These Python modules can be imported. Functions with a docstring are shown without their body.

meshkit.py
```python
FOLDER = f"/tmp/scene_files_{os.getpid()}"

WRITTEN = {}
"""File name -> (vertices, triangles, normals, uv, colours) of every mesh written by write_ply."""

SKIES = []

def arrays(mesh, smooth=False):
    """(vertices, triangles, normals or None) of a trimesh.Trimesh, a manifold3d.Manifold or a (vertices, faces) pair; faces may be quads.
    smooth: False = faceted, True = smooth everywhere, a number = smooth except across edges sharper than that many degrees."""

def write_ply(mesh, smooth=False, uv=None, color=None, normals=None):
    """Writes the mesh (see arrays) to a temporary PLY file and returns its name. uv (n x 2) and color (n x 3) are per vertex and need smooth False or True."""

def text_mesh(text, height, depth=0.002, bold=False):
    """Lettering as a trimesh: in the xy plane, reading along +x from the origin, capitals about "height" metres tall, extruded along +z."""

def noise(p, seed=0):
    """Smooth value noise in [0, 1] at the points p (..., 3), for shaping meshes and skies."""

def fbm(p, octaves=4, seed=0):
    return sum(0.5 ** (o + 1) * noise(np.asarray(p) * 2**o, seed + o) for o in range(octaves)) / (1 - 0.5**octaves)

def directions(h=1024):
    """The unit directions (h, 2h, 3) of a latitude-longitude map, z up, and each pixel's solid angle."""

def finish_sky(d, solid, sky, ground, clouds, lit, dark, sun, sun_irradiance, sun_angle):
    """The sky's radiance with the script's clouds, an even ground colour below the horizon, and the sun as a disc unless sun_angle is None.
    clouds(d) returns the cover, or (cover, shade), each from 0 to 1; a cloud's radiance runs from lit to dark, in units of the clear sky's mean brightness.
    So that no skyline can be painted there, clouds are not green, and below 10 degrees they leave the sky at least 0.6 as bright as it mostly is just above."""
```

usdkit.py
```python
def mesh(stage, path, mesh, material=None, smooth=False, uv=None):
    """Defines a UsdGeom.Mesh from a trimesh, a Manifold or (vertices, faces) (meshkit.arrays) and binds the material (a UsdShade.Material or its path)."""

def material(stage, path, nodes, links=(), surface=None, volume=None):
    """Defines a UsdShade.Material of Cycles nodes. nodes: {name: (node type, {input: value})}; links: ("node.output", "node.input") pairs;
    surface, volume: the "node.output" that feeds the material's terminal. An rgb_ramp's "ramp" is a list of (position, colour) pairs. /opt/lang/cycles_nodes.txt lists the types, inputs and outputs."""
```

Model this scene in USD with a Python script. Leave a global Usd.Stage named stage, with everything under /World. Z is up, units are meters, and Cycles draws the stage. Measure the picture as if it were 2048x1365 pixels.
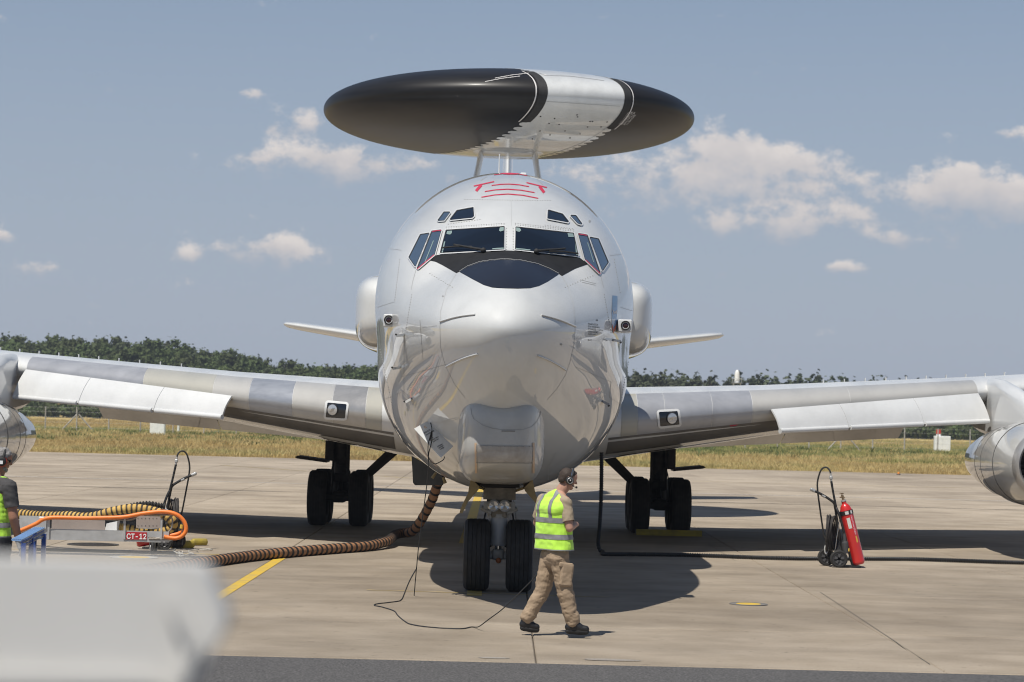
import math, random
import numpy as np, trimesh, manifold3d, usdkit, meshkit
from shapely.geometry import Polygon, LineString
from scipy.interpolate import PchipInterpolator
from pxr import Usd, UsdGeom, UsdLux, UsdShade, Gf, Sdf, Vt

stage = Usd.Stage.CreateInMemory()
UsdGeom.SetStageUpAxis(stage, 'Z'); UsdGeom.SetStageMetersPerUnit(stage, 1.0)
UsdGeom.Xform.Define(stage, '/World'); UsdGeom.Scope.Define(stage, '/World/Looks')
rng = np.random.default_rng(7); random.seed(7)

# ---------------------------------------------------------------- camera, sky, sun, exposure
FPX = 4743.0                                    # focal length in pixels of the 2048 pixel wide photograph
EYE = np.array([0.0, -27.5, 2.4])               # the aircraft's nose tip is at y = 0
YAW, PITCH, ROLL = 0.00365, 0.0312, math.radians(1.43)
FWD = np.array([math.sin(YAW) * math.cos(PITCH), math.cos(YAW) * math.cos(PITCH), math.sin(PITCH)])
_h = np.array([math.cos(YAW), -math.sin(YAW), 0.0]); _u = np.cross(_h, FWD)
RIGHT = _h * math.cos(ROLL) + _u * math.sin(ROLL); UP = -_h * math.sin(ROLL) + _u * math.cos(ROLL)
cam = UsdGeom.Camera.Define(stage, '/World/camera')
cam.CreateFocalLengthAttr(36.0 * FPX / 2048); cam.CreateHorizontalApertureAttr(36.0)
cam.CreateVerticalApertureAttr(36.0 * 682 / 1024); cam.CreateClippingRangeAttr(Gf.Vec2f(0.1, 20000))
cam.CreateFStopAttr(4.0); cam.CreateFocusDistanceAttr(31.0); cam.CreateExposureAttr(0.05)
_m = np.eye(4); _m[0, :3], _m[1, :3], _m[2, :3], _m[3, :3] = RIGHT, UP, -FWD, EYE
cam.AddTransformOp().Set(Gf.Matrix4d(*_m.ravel().tolist()))

SUN = np.array([-0.28, -0.42, 1.0]); SUN /= np.linalg.norm(SUN)
SUN_EL, SUN_AZ = math.asin(SUN[2]), math.atan2(SUN[0], SUN[1])
sun = UsdLux.DistantLight.Define(stage, '/World/sun')
sun.CreateIntensityAttr(1.22); sun.CreateNormalizeAttr(True); sun.CreateAngleAttr(0.53); sun.CreateColorAttr(Gf.Vec3f(1.0, 0.955, 0.88))
_z = SUN; _x = np.cross([0, 0, 1.0], _z); _x /= np.linalg.norm(_x); _y = np.cross(_z, _x)
_m = np.eye(4); _m[0, :3], _m[1, :3], _m[2, :3] = _x, _y, _z
sun.AddTransformOp().Set(Gf.Matrix4d(*_m.ravel().tolist()))
SKY_STRENGTH = 0.075

def cloud_sky():
    """Physical sky with cumulus: some clouds at given directions (tangents u = x/y, v = z/y of the view), scattered noise cumulus elsewhere."""
    def uv(px, py):
        d = ray(px, py); return d[0] / d[1], d[2] / d[1]
    # px, py, half width, half height, amount
    C = [(650, 322, 200, 40, 1.05), (590, 238, 105, 30, .62), (497, 188, 44, 13, .5), (320, 254, 40, 11, .42),
         (545, 503, 125, 30, 1.0), (374, 507, 42, 16, .7), (560, 480, 50, 18, .6), (1300, 352, 240, 52, .60), (1440, 290, 100, 50, .85), (1600, 325, 110, 30, .66), (1560, 372, 220, 34, .40),
         (1935, 395, 120, 46, 1.15), (1905, 350, 60, 28, .6), (2060, 400, 90, 46, .9), (1678, 531, 48, 12, .9), (1500, 452, 150, 32, .62), (1650, 440, 80, 28, .62), (1800, 476, 64, 17, .75),
         (2035, 270, 40, 16, .75), (15, 473, 36, 14, .85), (60, 540, 110, 24, .55), (190, 645, 90, 14, .35), (530, 664, 50, 10, .4), (140, 500, 40, 11, .3), (1560, 400, 340, 75, .25)]
    n = {'tc': ('texture_coordinate', {}), 's': ('separate_xyz', {}), 'ymax': ('math', {'math_type': 'maximum', 'value2': 0.02}),
         'u': ('math', {'math_type': 'divide'}), 'v': ('math', {'math_type': 'divide'}), 'front': ('math', {'math_type': 'greater_than', 'value2': 0.3}),
         'uv0': ('combine_xyz', {}), 'wn': ('noise_texture', {'scale': 34.0, 'detail': 3.0, 'roughness': .55}), 'ws': ('vector_math', {'math_type': 'subtract', 'vector2': (.5, .5, .5)}),
         'wm': ('vector_math', {'math_type': 'multiply', 'vector2': (.02, .012, 0)}), 'uv': ('vector_math', {'math_type': 'add'}), 'uvs': ('separate_xyz', {})}
    L = [('tc.generated', 's.vector'), ('s.y', 'ymax.value1'), ('s.x', 'u.value1'), ('ymax.value', 'u.value2'), ('s.z', 'v.value1'), ('ymax.value', 'v.value2'), ('s.y', 'front.value1'),
         ('u.value', 'uv0.x'), ('v.value', 'uv0.y'), ('uv0.vector', 'wn.vector'), ('wn.color', 'ws.vector1'), ('ws.vector', 'wm.vector1'), ('uv0.vector', 'uv.vector1'), ('wm.vector', 'uv.vector2'), ('uv.vector', 'uvs.vector')]
    prev = prevh = None
    for i, (px, py, a, b, amt) in enumerate(C):
        cu, cv = uv(px, py); ku, kv = FPX / a, FPX / b
        n[f'a{i}'] = ('math', {'math_type': 'multiply_add', 'value2': ku, 'value3': -cu * ku}); n[f'b{i}'] = ('math', {'math_type': 'multiply_add', 'value2': kv, 'value3': -cv * kv})
        n[f'sq{i}'] = ('math', {'math_type': 'multiply'}); n[f'r{i}'] = ('math', {'math_type': 'multiply_add'})
        n[f'g{i}'] = ('math', {'math_type': 'power', 'value1': 0.42}); n[f'd{i}'] = ('math', {'math_type': 'multiply_add', 'value2': amt, 'value3': 0.0})
        n[f'w{i}'] = ('math', {'math_type': 'multiply', 'value2': amt}); n[f'h{i}'] = ('math', {'math_type': 'multiply'}); n[f'hh{i}'] = ('math', {'math_type': 'add', 'value2': 0.0})
        L += [('uvs.x', f'a{i}.value1'), ('uvs.y', f'b{i}.value1'), (f'a{i}.value', f'sq{i}.value1'), (f'a{i}.value', f'sq{i}.value2'), (f'b{i}.value', f'r{i}.value1'), (f'b{i}.value', f'r{i}.value2'),
              (f'sq{i}.value', f'r{i}.value3'), (f'r{i}.value', f'g{i}.value2'), (f'g{i}.value', f'd{i}.value1'), (f'g{i}.value', f'w{i}.value1'), (f'w{i}.value', f'h{i}.value1'), (f'b{i}.value', f'h{i}.value2'), (f'h{i}.value', f'hh{i}.value1')]
        if prev is not None: L += [(f'd{prev}.value', f'd{i}.value3'), (f'hh{prev}.value', f'hh{i}.value2')]
        prev = i
    n |= {'fx': ('math', {'math_type': 'multiply'}),
          # scattered cumulus over the rest of the sky, on a flat cloud layer
          'zc': ('math', {'math_type': 'maximum', 'value2': 0.03}), 'lx': ('math', {'math_type': 'divide'}), 'ly': ('math', {'math_type': 'divide'}), 'lv': ('combine_xyz', {'z': 3.0}),
          'ln': ('noise_texture', {'scale': 0.55, 'detail': 5.0, 'roughness': .55}), 'lr': ('map_range', {'from_min': .55, 'from_max': .80, 'to_min': 0, 'to_max': .9, 'clamp': True}),
          'nf': ('math', {'math_type': 'subtract', 'value1': 1.0}), 'up': ('map_range', {'from_min': 0.0, 'from_max': .05, 'to_min': 0, 'to_max': 1, 'clamp': True}), 'l1': ('math', {'math_type': 'multiply'}), 'l2': ('math', {'math_type': 'multiply'}),
          'sum': ('math', {'math_type': 'add'}), 'n1': ('noise_texture', {'scale': 62.0, 'detail': 6.0, 'roughness': .6}), 'n1s': ('vector_math', {'math_type': 'multiply', 'vector2': (1, 1.35, 1)}),
          'nm': ('math', {'math_type': 'multiply_add', 'value2': 2.5, 'value3': -1.25}), 'den': ('math', {'math_type': 'add'}),
          'cov': ('map_range', {'range_type': 'smoothstep', 'from_min': .36, 'from_max': .98, 'to_min': 0, 'to_max': .80, 'clamp': True}),
          'dmax': ('math', {'math_type': 'maximum', 'value2': .05}), 'hn': ('math', {'math_type': 'divide'}), 'hadd': ('math', {'math_type': 'multiply_add', 'value2': .6}), 'lit': ('map_range', {'from_min': -.75, 'from_max': .75, 'to_min': 0, 'to_max': 1, 'clamp': True}),
          'ccol': ('rgb_ramp', {'ramp': [(0, CLOUD_DARK), (.55, CLOUD_MID), (1, CLOUD_LIT)]}),
          'sky': ('sky_texture', {'sky_type': 'single_scattering', 'sun_disc': False, 'sun_elevation': SUN_EL, 'sun_rotation': SUN_AZ, 'altitude': 100.0, 'air_density': 1.0, 'aerosol_density': SKY_AEROSOL, 'ozone_density': 3.0}),
          'hz': ('map_range', {'range_type': 'smoothstep', 'from_min': -.02, 'from_max': .36, 'to_min': HAZE[3], 'to_max': .0, 'clamp': True}), 'hmix': ('mix', {'color2': HAZE[:3]}), 'cf': ('map_range', {'from_min': 0, 'from_max': .55, 'to_min': .50, 'to_max': 1, 'clamp': True}), 'cm': ('math', {'math_type': 'multiply'}), 'mix': ('mix', {}), 'bg': ('background_shader', {'strength': SKY_STRENGTH})}
    L += [(f'd{prev}.value', 'fx.value1'), ('front.value', 'fx.value2'), ('s.z', 'zc.value1'), ('s.x', 'lx.value1'), ('zc.value', 'lx.value2'), ('s.y', 'ly.value1'), ('zc.value', 'ly.value2'), ('lx.value', 'lv.x'), ('ly.value', 'lv.y'),
          ('lv.vector', 'ln.vector'), ('ln.fac', 'lr.value'), ('front.value', 'nf.value2'), ('s.z', 'up.value'), ('lr.result', 'l1.value1'), ('nf.value', 'l1.value2'), ('l1.value', 'l2.value1'), ('up.result', 'l2.value2'),
          ('fx.value', 'sum.value1'), ('l2.value', 'sum.value2'), ('uv0.vector', 'n1s.vector1'), ('n1s.vector', 'n1.vector'), ('n1.fac', 'nm.value1'), ('nm.value', 'den.value1'), ('sum.value', 'den.value2'), ('den.value', 'cov.value'),
          (f'd{prev}.value', 'dmax.value1'), (f'hh{prev}.value', 'hn.value1'), ('dmax.value', 'hn.value2'), ('nm.value', 'hadd.value1'), ('hn.value', 'hadd.value3'), ('hadd.value', 'lit.value'), ('lit.result', 'ccol.fac'),
          ('s.z', 'hz.value'), ('hz.result', 'hmix.fac'), ('sky.color', 'hmix.color1'), ('hmix.color', 'mix.color1'), ('ccol.color', 'mix.color2'), ('lit.result', 'cf.value'), ('cf.result', 'cm.value1'), ('cov.result', 'cm.value2'), ('cm.value', 'mix.fac'), ('mix.color', 'bg.color')]
    return usdkit.material(stage, '/World/Looks/sky_air', n, L, surface='bg.background')

HAZE = (4.85, 5.50, 6.85, .90)
CLOUD_LIT, CLOUD_MID, CLOUD_DARK, SKY_AEROSOL = (10.4, 9.5, 8.9), (8.5, 7.9, 7.7), (6.5, 6.4, 6.8), 0.6

# ---------------------------------------------------------------- from pixels of the photograph to places
def ray(px, py):
    d = RIGHT * (px - 1024) + UP * (682.5 - py) + FWD * FPX
    return d / np.linalg.norm(d)
def W(px, py, y):
    """The point at depth y in the world that the photograph shows at (px, py)."""
    d = ray(px, py); return EYE + d * ((y - EYE[1]) / d[1])
def G(px, py, z=0.0):
    d = ray(px, py); return EYE + d * ((z - EYE[2]) / d[2])
def to_px(p):
    q = np.asarray(p, float) - EYE; f = q @ FWD
    return np.stack([1024 + FPX * (q @ RIGHT) / f, 682.5 - FPX * (q @ UP) / f], -1)

dome = UsdLux.DomeLight.Define(stage, '/World/sky')
UsdShade.MaterialBindingAPI.Apply(dome.GetPrim()).Bind(cloud_sky())
dome.GetPrim().SetCustomDataByKey('kind', 'structure')

# ---------------------------------------------------------------- names, things, parts
_taken = {}
def numbered(name, parent='/World'):
    k = _taken.get((parent, name), 0); _taken[(parent, name)] = k + 1
    return name if k == 0 else f'{name}_{k:03d}'
def path_of(parent): return '/World' if parent is None else str(parent.GetPath())
def tag(p, label=None, cat=None, group=None, kind=None):
    for k, v in (('label', label), ('category', cat), ('group', group), ('kind', kind)):
        if v: p.SetCustomDataByKey(k, v)
    return p
def thing(name, label, cat, group=None, loc=(0, 0, 0), kind=None):
    p = '/World/' + numbered(name); x = UsdGeom.Xform.Define(stage, p)
    if any(loc): x.AddTranslateOp().Set(Gf.Vec3d(*map(float, loc)))
    return tag(x.GetPrim(), label, cat, group, kind)
def obj(name, mesh, mat, parent=None, smooth=35, label=None, cat=None, group=None, kind=None, origin=None):
    base = path_of(parent); p = base + '/' + numbered(name, base)
    if isinstance(mesh, (list, tuple)) and not isinstance(mesh[0], np.ndarray): mesh = join(mesh)
    if origin is not None: mesh = mesh.copy(); mesh.apply_translation(-np.asarray(origin, float))
    m = usdkit.mesh(stage, p, mesh, mat, smooth=smooth)
    return tag(m.GetPrim(), label, cat, group, kind)

# ---------------------------------------------------------------- meshes
def join(ms): return trimesh.util.concatenate([m if isinstance(m, trimesh.Trimesh) else tm(m) for m in ms])
def tm(m):
    a = meshkit.arrays(m); return trimesh.Trimesh(a[0], a[1], process=False)
def box(lo, hi):
    lo, hi = np.minimum(lo, hi), np.maximum(lo, hi)
    m = trimesh.creation.box(np.maximum(hi - lo, 1e-4)); m.apply_translation((lo + hi) / 2); return m
def cbox(c, size, rz=0, rx=0, ry=0):
    m = trimesh.creation.box(size); T = trimesh.transformations
    m.apply_transform(T.euler_matrix(rx, ry, rz)); m.apply_translation(c); return m
def rbox(c, size, r=0.01, n=8, rz=0, rx=0, ry=0):
    s = np.asarray(size) / 2 - r; b = manifold3d.Manifold.sphere(r, n)
    h = manifold3d.Manifold.batch_hull([b.translate([i * s[0], j * s[1], k * s[2]]) for i in (-1, 1) for j in (-1, 1) for k in (-1, 1)])
    m = tm(h); m.apply_transform(trimesh.transformations.euler_matrix(rx, ry, rz)); m.apply_translation(c); return m
def _frames(P):
    t = np.gradient(P, axis=0); t /= np.linalg.norm(t, axis=1, keepdims=True) + 1e-12
    a = np.array([0, 0, 1.0]) if abs(t[0, 2]) < .9 else np.array([1.0, 0, 0]); n = [np.cross(t[0], a)]; n[0] /= np.linalg.norm(n[0])
    for i in range(1, len(P)):
        v = n[-1] - t[i] * (n[-1] @ t[i]); n.append(v / (np.linalg.norm(v) + 1e-12))
    n = np.array(n); return t, n, np.cross(t, n)
def tube(P, r, n=10, caps=True):
    P = np.asarray(P, float); r = np.broadcast_to(np.asarray(r, float), (len(P),)); t, a, b = _frames(P)
    th = np.arange(n) * 2 * np.pi / n
    v = P[:, None] + r[:, None, None] * (a[:, None] * np.cos(th)[None, :, None] + b[:, None] * np.sin(th)[None, :, None])
    f = grid_faces(len(P), n, True); v = v.reshape(-1, 3)
    if caps:
        k = len(v); v = np.vstack([v, P[0], P[-1]]); e = (len(P) - 1) * n
        f = np.vstack([f, [[k, (i + 1) % n, i] for i in range(n)], [[k + 1, e + i, e + (i + 1) % n] for i in range(n)]])
    m = trimesh.Trimesh(v, f, process=False); return m
def grid_faces(rows, cols, wrap=False):
    i, j = np.meshgrid(np.arange(rows - 1), np.arange(cols if wrap else cols - 1), indexing='ij'); i, j = i.ravel(), j.ravel(); k = (j + 1) % cols
    a, b, c, d = i * cols + j, i * cols + k, (i + 1) * cols + k, (i + 1) * cols + j
    return np.vstack([np.stack([a, b, c], 1), np.stack([a, c, d], 1)])
def curve(P, n=60):
    """Smooth curve through the points."""
    P = np.asarray(P, float); s = np.r_[0, np.cumsum(np.linalg.norm(np.diff(P, axis=0), axis=1) + 1e-9)]
    from scipy.interpolate import Akima1DInterpolator
    f = Akima1DInterpolator(s, P, axis=0) if len(P) > 4 else PchipInterpolator(s, P, axis=0)
    return f(np.linspace(0, s[-1], n))
def lathe(profile, c, axis, n=48):
    """profile: (distance along axis, radius)."""
    pr = np.asarray(profile, float); axis = np.asarray(axis, float) / np.linalg.norm(axis)
    a = np.cross(axis, [0, 0, 1.0] if abs(axis[2]) < .9 else [1.0, 0, 0]); a /= np.linalg.norm(a); b = np.cross(axis, a)
    th = np.arange(n) * 2 * np.pi / n
    v = np.asarray(c) + pr[:, None, :1] * axis + pr[:, None, 1:] * (a * np.cos(th)[:, None] + b * np.sin(th)[:, None])[None]
    f = grid_faces(len(pr), n, True); m = trimesh.Trimesh(v.reshape(-1, 3), f, process=False); return m
def rod(a, b, r0, r1=None, n=12): return tube([a, b], [r0, r0 if r1 is None else r1], n)
def sphere(c, r, sub=2):
    m = trimesh.creation.icosphere(sub, 1.0); m.apply_scale(r); m.apply_translation(c); return m
def prism(P, th):
    """Polygon P (n x 3, planar) thickened by the vector th from it."""
    P = np.asarray(P, float); n = len(P); th = np.asarray(th, float)
    e1 = P[1] - P[0]; e1 = e1 / np.linalg.norm(e1); nn = th / np.linalg.norm(th); e1 = e1 - nn * (e1 @ nn); e1 /= np.linalg.norm(e1); e2 = np.cross(nn, e1)
    m = trimesh.creation.extrude_polygon(Polygon(np.stack([(P - P[0]) @ e1, (P - P[0]) @ e2], 1)), np.linalg.norm(th), engine='earcut')
    v = m.vertices; m.vertices = P[0] + v[:, :1] * e1 + v[:, 1:2] * e2 + v[:, 2:] * nn; return m
def outward(m):
    if m.volume < 0: m.invert()
    return m
def fix(m):
    m = trimesh.Trimesh(m.vertices, m.faces, process=True); trimesh.repair.fix_normals(m); return m

def bisect(v, f, step):
    """Splits every edge longer than step at its middle, again and again."""
    v, f = np.asarray(v, float), np.asarray(f)
    while True:
        e = np.linalg.norm(v[f] - v[np.roll(f, -1, 1)], axis=2); k = e.argmax(1); big = e.max(1) > step
        if not big.any(): return v, f
        r = np.nonzero(big)[0]; a, b, c = f[r, k[r]], f[r, (k[r] + 1) % 3], f[r, (k[r] + 2) % 3]
        m = len(v) + np.arange(len(r)); v = np.vstack([v, (v[a] + v[b]) / 2]); f = np.vstack([f[~big], np.c_[a, m, c], np.c_[m, b, c]])
# paint on a surface: a polygon seen at photograph pixels, laid on the mesh where the view meets it
class Skin:
    def __init__(self, mesh):
        self.t = np.array(mesh.vertices)[np.array(mesh.faces)]; n = np.cross(self.t[:, 1] - self.t[:, 0], self.t[:, 2] - self.t[:, 0]); L = np.linalg.norm(n, axis=1)
        keep = (L > 1e-10) & (((self.t.mean(1) - EYE) * n).sum(1) < 0)
        self.t, self.n = self.t[keep], n[keep] / L[keep, None]; self.p = to_px(self.t)
        self.lo, self.hi, self.bins = self.p.min(1), self.p.max(1), {}
    def hit(self, q):
        q = np.atleast_2d(q).astype(float); out = np.full((len(q), 3), np.nan); nrm = np.zeros((len(q), 3)); C = 10.0
        cell = np.floor(q / C).astype(int); order = np.lexsort((cell[:, 1], cell[:, 0])); cuts = np.nonzero(np.any(np.diff(cell[order], axis=0), axis=1))[0] + 1
        rays = RIGHT * (q[:, :1] - 1024) + UP * (682.5 - q[:, 1:2]) + FWD * FPX
        for g in np.split(order, cuts):
            c = cell[g[0]] * C
            if tuple(cell[g[0]]) not in self.bins: self.bins[tuple(cell[g[0]])] = np.nonzero((self.lo <= c + C).all(1) & (self.hi >= c).all(1))[0]
            k = self.bins[tuple(cell[g[0]])]
            if not len(k): continue
            p = q[g][:, None]; a, b, e = self.p[k, 0], self.p[k, 1], self.p[k, 2]
            d = (b[:, 0] - a[:, 0]) * (e[:, 1] - a[:, 1]) - (b[:, 1] - a[:, 1]) * (e[:, 0] - a[:, 0]); d = np.where(np.abs(d) < 1e-12, 1e-12, d)
            s = ((p[..., 0] - a[:, 0]) * (e[:, 1] - a[:, 1]) - (p[..., 1] - a[:, 1]) * (e[:, 0] - a[:, 0])) / d
            t = ((b[:, 0] - a[:, 0]) * (p[..., 1] - a[:, 1]) - (b[:, 1] - a[:, 1]) * (p[..., 0] - a[:, 0])) / d
            inside = (s > -1e-4) & (t > -1e-4) & (s + t < 1 + 1e-4)
            den = rays[g] @ self.n[k].T; dist = ((self.t[k, 0] - EYE) * self.n[k]).sum(1)[None] / np.where(np.abs(den) < 1e-12, 1e-12, den)
            dist = np.where(inside, dist, np.inf); j = dist.argmin(1); ok = inside.any(1); r = np.arange(len(g))
            out[g[ok]] = EYE + rays[g[ok]] * dist[r, j][ok][:, None]; nrm[g[ok]] = self.n[k[j[ok]]]
        return out, nrm, np.isnan(out[:, 0])
    def lay(self, tri2, d):
        v, f = tri2; u, inv = np.unique(np.round(v, 4), axis=0, return_inverse=True); p, n, bad = self.hit(u)
        p = p + n * d; f = inv.ravel()[f]; f = f[~bad[f].any(1)]
        f = f[(f[:, 0] != f[:, 1]) & (f[:, 1] != f[:, 2]) & (f[:, 0] != f[:, 2])]
        p[bad] = 0
        m = trimesh.Trimesh(p, f, process=False); m.remove_unreferenced_vertices()
        if len(m.faces):
            c = m.triangles_center; away = (np.cross(m.triangles[:, 1] - m.triangles[:, 0], m.triangles[:, 2] - m.triangles[:, 0]) * (c - EYE)).sum(1) > 0
            m.faces[away] = m.faces[away][:, ::-1]
        return m
    def paint(self, poly, d=.004, step=7.0):
        P = poly if hasattr(poly, 'exterior') else Polygon(poly)
        ms = []
        for g in getattr(P, 'geoms', [P]):
            v, f = trimesh.creation.triangulate_polygon(g, engine='earcut'); v3 = np.c_[v, np.zeros(len(v))]
            v3, f = bisect(v3, f, step); ms.append(self.lay((v3[:, :2], f), d))
        return join(ms) if len(ms) > 1 else ms[0]
    def line(self, pts, w, d=.004, step=7.0): return self.paint(LineString(pts).buffer(w / 2, cap_style=2), d, step)
    def write(self, text, at, height, ux, uy, d=.004):
        m = meshkit.text_mesh(text, 1.0, .01); top = np.abs(m.triangles_center[:, 2] - .01) < 1e-6; f = m.faces[top]; v = m.vertices
        v2 = np.asarray(at) + height * (v[:, :1] * np.asarray(ux, float) + v[:, 1:2] * np.asarray(uy, float))
        return self.lay((v2, f), d)

# ---------------------------------------------------------------- materials
_mats = {}
def M(name, color=None, rough=.5, metal=0, coat=0, coat_rough=.03, spec=.5, var=0, scale=5.0, detail=4.0, bump=0, bump_scale=60.0, rand=0, stretch=None, sheen=0, color2=None, contrast=(.3, .7), rough_var=0, local=False, sub=0):
    if name in _mats: return _mats[name]
    n = {'p': ('principled_bsdf', {'base_color': color, 'roughness': rough, 'metallic': metal, 'coat_weight': coat, 'coat_roughness': coat_rough, 'specular_ior_level': spec, 'sheen_weight': sheen})}; L = []
    if var or bump or color2 is not None or rough_var:
        if local: n['g'] = ('texture_coordinate', {}); src = 'g.object'
        else: n['g'] = ('geometry', {}); src = 'g.position'
        if stretch: n['mp'] = ('mapping', {'scale': stretch}); L.append((src, 'mp.vector')); src = 'mp.vector'
    if var or color2 is not None or rough_var:
        c = np.array(color, float); lo, hi = (c * (1 - var), c * (1 + var)) if color2 is None else (c, np.array(color2, float))
        n['n'] = ('noise_texture', {'scale': scale, 'detail': detail, 'roughness': .6}); L.append((src, 'n.vector'))
        if var or color2 is not None:
            n['r'] = ('rgb_ramp', {'ramp': [(contrast[0], tuple(lo)), (contrast[1], tuple(hi))]}); L += [('n.fac', 'r.fac')]; out = 'r.color'
            if rand:
                n['oi'] = ('object_info', {}); n['om'] = ('map_range', {'from_min': 0, 'from_max': 1, 'to_min': 1 - rand, 'to_max': 1 + rand}); n['hv'] = ('hsv', {}); L += [('oi.random', 'om.value'), ('om.result', 'hv.value'), (out, 'hv.color')]; out = 'hv.color'
            L.append((out, 'p.base_color'))
        if rough_var:
            n['rr'] = ('map_range', {'from_min': .3, 'from_max': .7, 'to_min': max(.02, rough - rough_var), 'to_max': rough + rough_var}); L += [('n.fac', 'rr.value'), ('rr.result', 'p.roughness')]
    elif rand:
        n['oi'] = ('object_info', {}); n['om'] = ('map_range', {'from_min': 0, 'from_max': 1, 'to_min': 1 - rand, 'to_max': 1 + rand}); n['hv'] = ('hsv', {'color': color}); L += [('oi.random', 'om.value'), ('om.result', 'hv.value'), ('hv.color', 'p.base_color')]
    if bump:
        n['bn'] = ('noise_texture', {'scale': bump_scale, 'detail': 3.0}); n['b'] = ('bump', {'strength': bump, 'distance': 0.01})
        L += [(src, 'bn.vector'), ('bn.fac', 'b.height'), ('b.normal', 'p.normal')]
    _mats[name] = usdkit.material(stage, '/World/Looks/' + name, n, L, surface='p.BSDF'); return _mats[name]
# ================================================================ ground, apron, road
def sm(x, a, b):
    t = np.clip((x - a) / (b - a), 0, 1); return t * t * (3 - 2 * t)
def terrain(x, y):
    return -0.05 + 4.2 * sm(y, 385, 470) * sm(-x, 38, 75) + 1.0 * sm(y, 380, 480)

# grass: dry straw with greener bands and patches, by position
def grass_material(name, dry, straw, green, tip):
    n = {'g': ('geometry', {}), 's': ('separate_xyz', {}), 'm1': ('mapping', {'scale': (.035, .10, .1)}), 'n1': ('noise_texture', {'scale': 1.0, 'detail': 5.0, 'roughness': .6}),
         'n2': ('noise_texture', {'scale': 1.7, 'detail': 4.0}), 'r1': ('rgb_ramp', {'ramp': [(.42, dry), (.5, straw), (.64, green)]}), 'r2': ('rgb_ramp', {'ramp': [(.3, (.72, .72, .72)), (.7, (1.15, 1.15, 1.15))]}),
         'x': ('mix', {'mix_type': 'multiply', 'fac': 1.0}), 'band': ('map_range', {'range_type': 'smoothstep', 'from_min': 128, 'from_max': 172, 'to_min': -.03, 'to_max': .10, 'clamp': True}),
         'ba': ('math', {'math_type': 'add'}), 'band2': ('map_range', {'range_type': 'smoothstep', 'from_min': 195, 'from_max': 245, 'to_min': 0, 'to_max': -.13, 'clamp': True}), 'bb': ('math', {'math_type': 'add'}),
         'xx': ('map_range', {'from_min': -30, 'from_max': 30, 'to_min': -.035, 'to_max': .045, 'clamp': True}), 'bc': ('math', {'math_type': 'add'}),
         'p': ('principled_bsdf', {'roughness': .9, 'specular_ior_level': .1}), 't': ('translucent_bsdf', {}), 'mx': ('mix_closure', {'fac': tip})}
    L = [('g.position', 'm1.vector'), ('m1.vector', 'n1.vector'), ('g.position', 'n2.vector'), ('g.position', 's.vector'), ('s.y', 'band.value'), ('s.y', 'band2.value'), ('n1.fac', 'ba.value1'), ('band.result', 'ba.value2'), ('ba.value', 'bb.value1'), ('band2.result', 'bb.value2'), ('s.x', 'xx.value'), ('bb.value', 'bc.value1'), ('xx.result', 'bc.value2'),
         ('bc.value', 'r1.fac'), ('n2.fac', 'r2.fac'), ('r1.color', 'x.color1'), ('r2.color', 'x.color2'), ('x.color', 'p.base_color'), ('x.color', 't.color'), ('p.BSDF', 'mx.closure1'), ('t.BSDF', 'mx.closure2')]
    return usdkit.material(stage, '/World/Looks/' + name, n, L, surface='mx.closure')
DRY, STRAW, GREEN = (.43, .315, .13), (.52, .395, .175), (.26, .255, .085)
m_field = grass_material('dry_grass_ground', DRY, STRAW, GREEN, 0.0)
m_tuft = grass_material('dry_grass_blades', (.53, .41, .195), (.64, .52, .26), (.33, .335, .125), .4)

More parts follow.
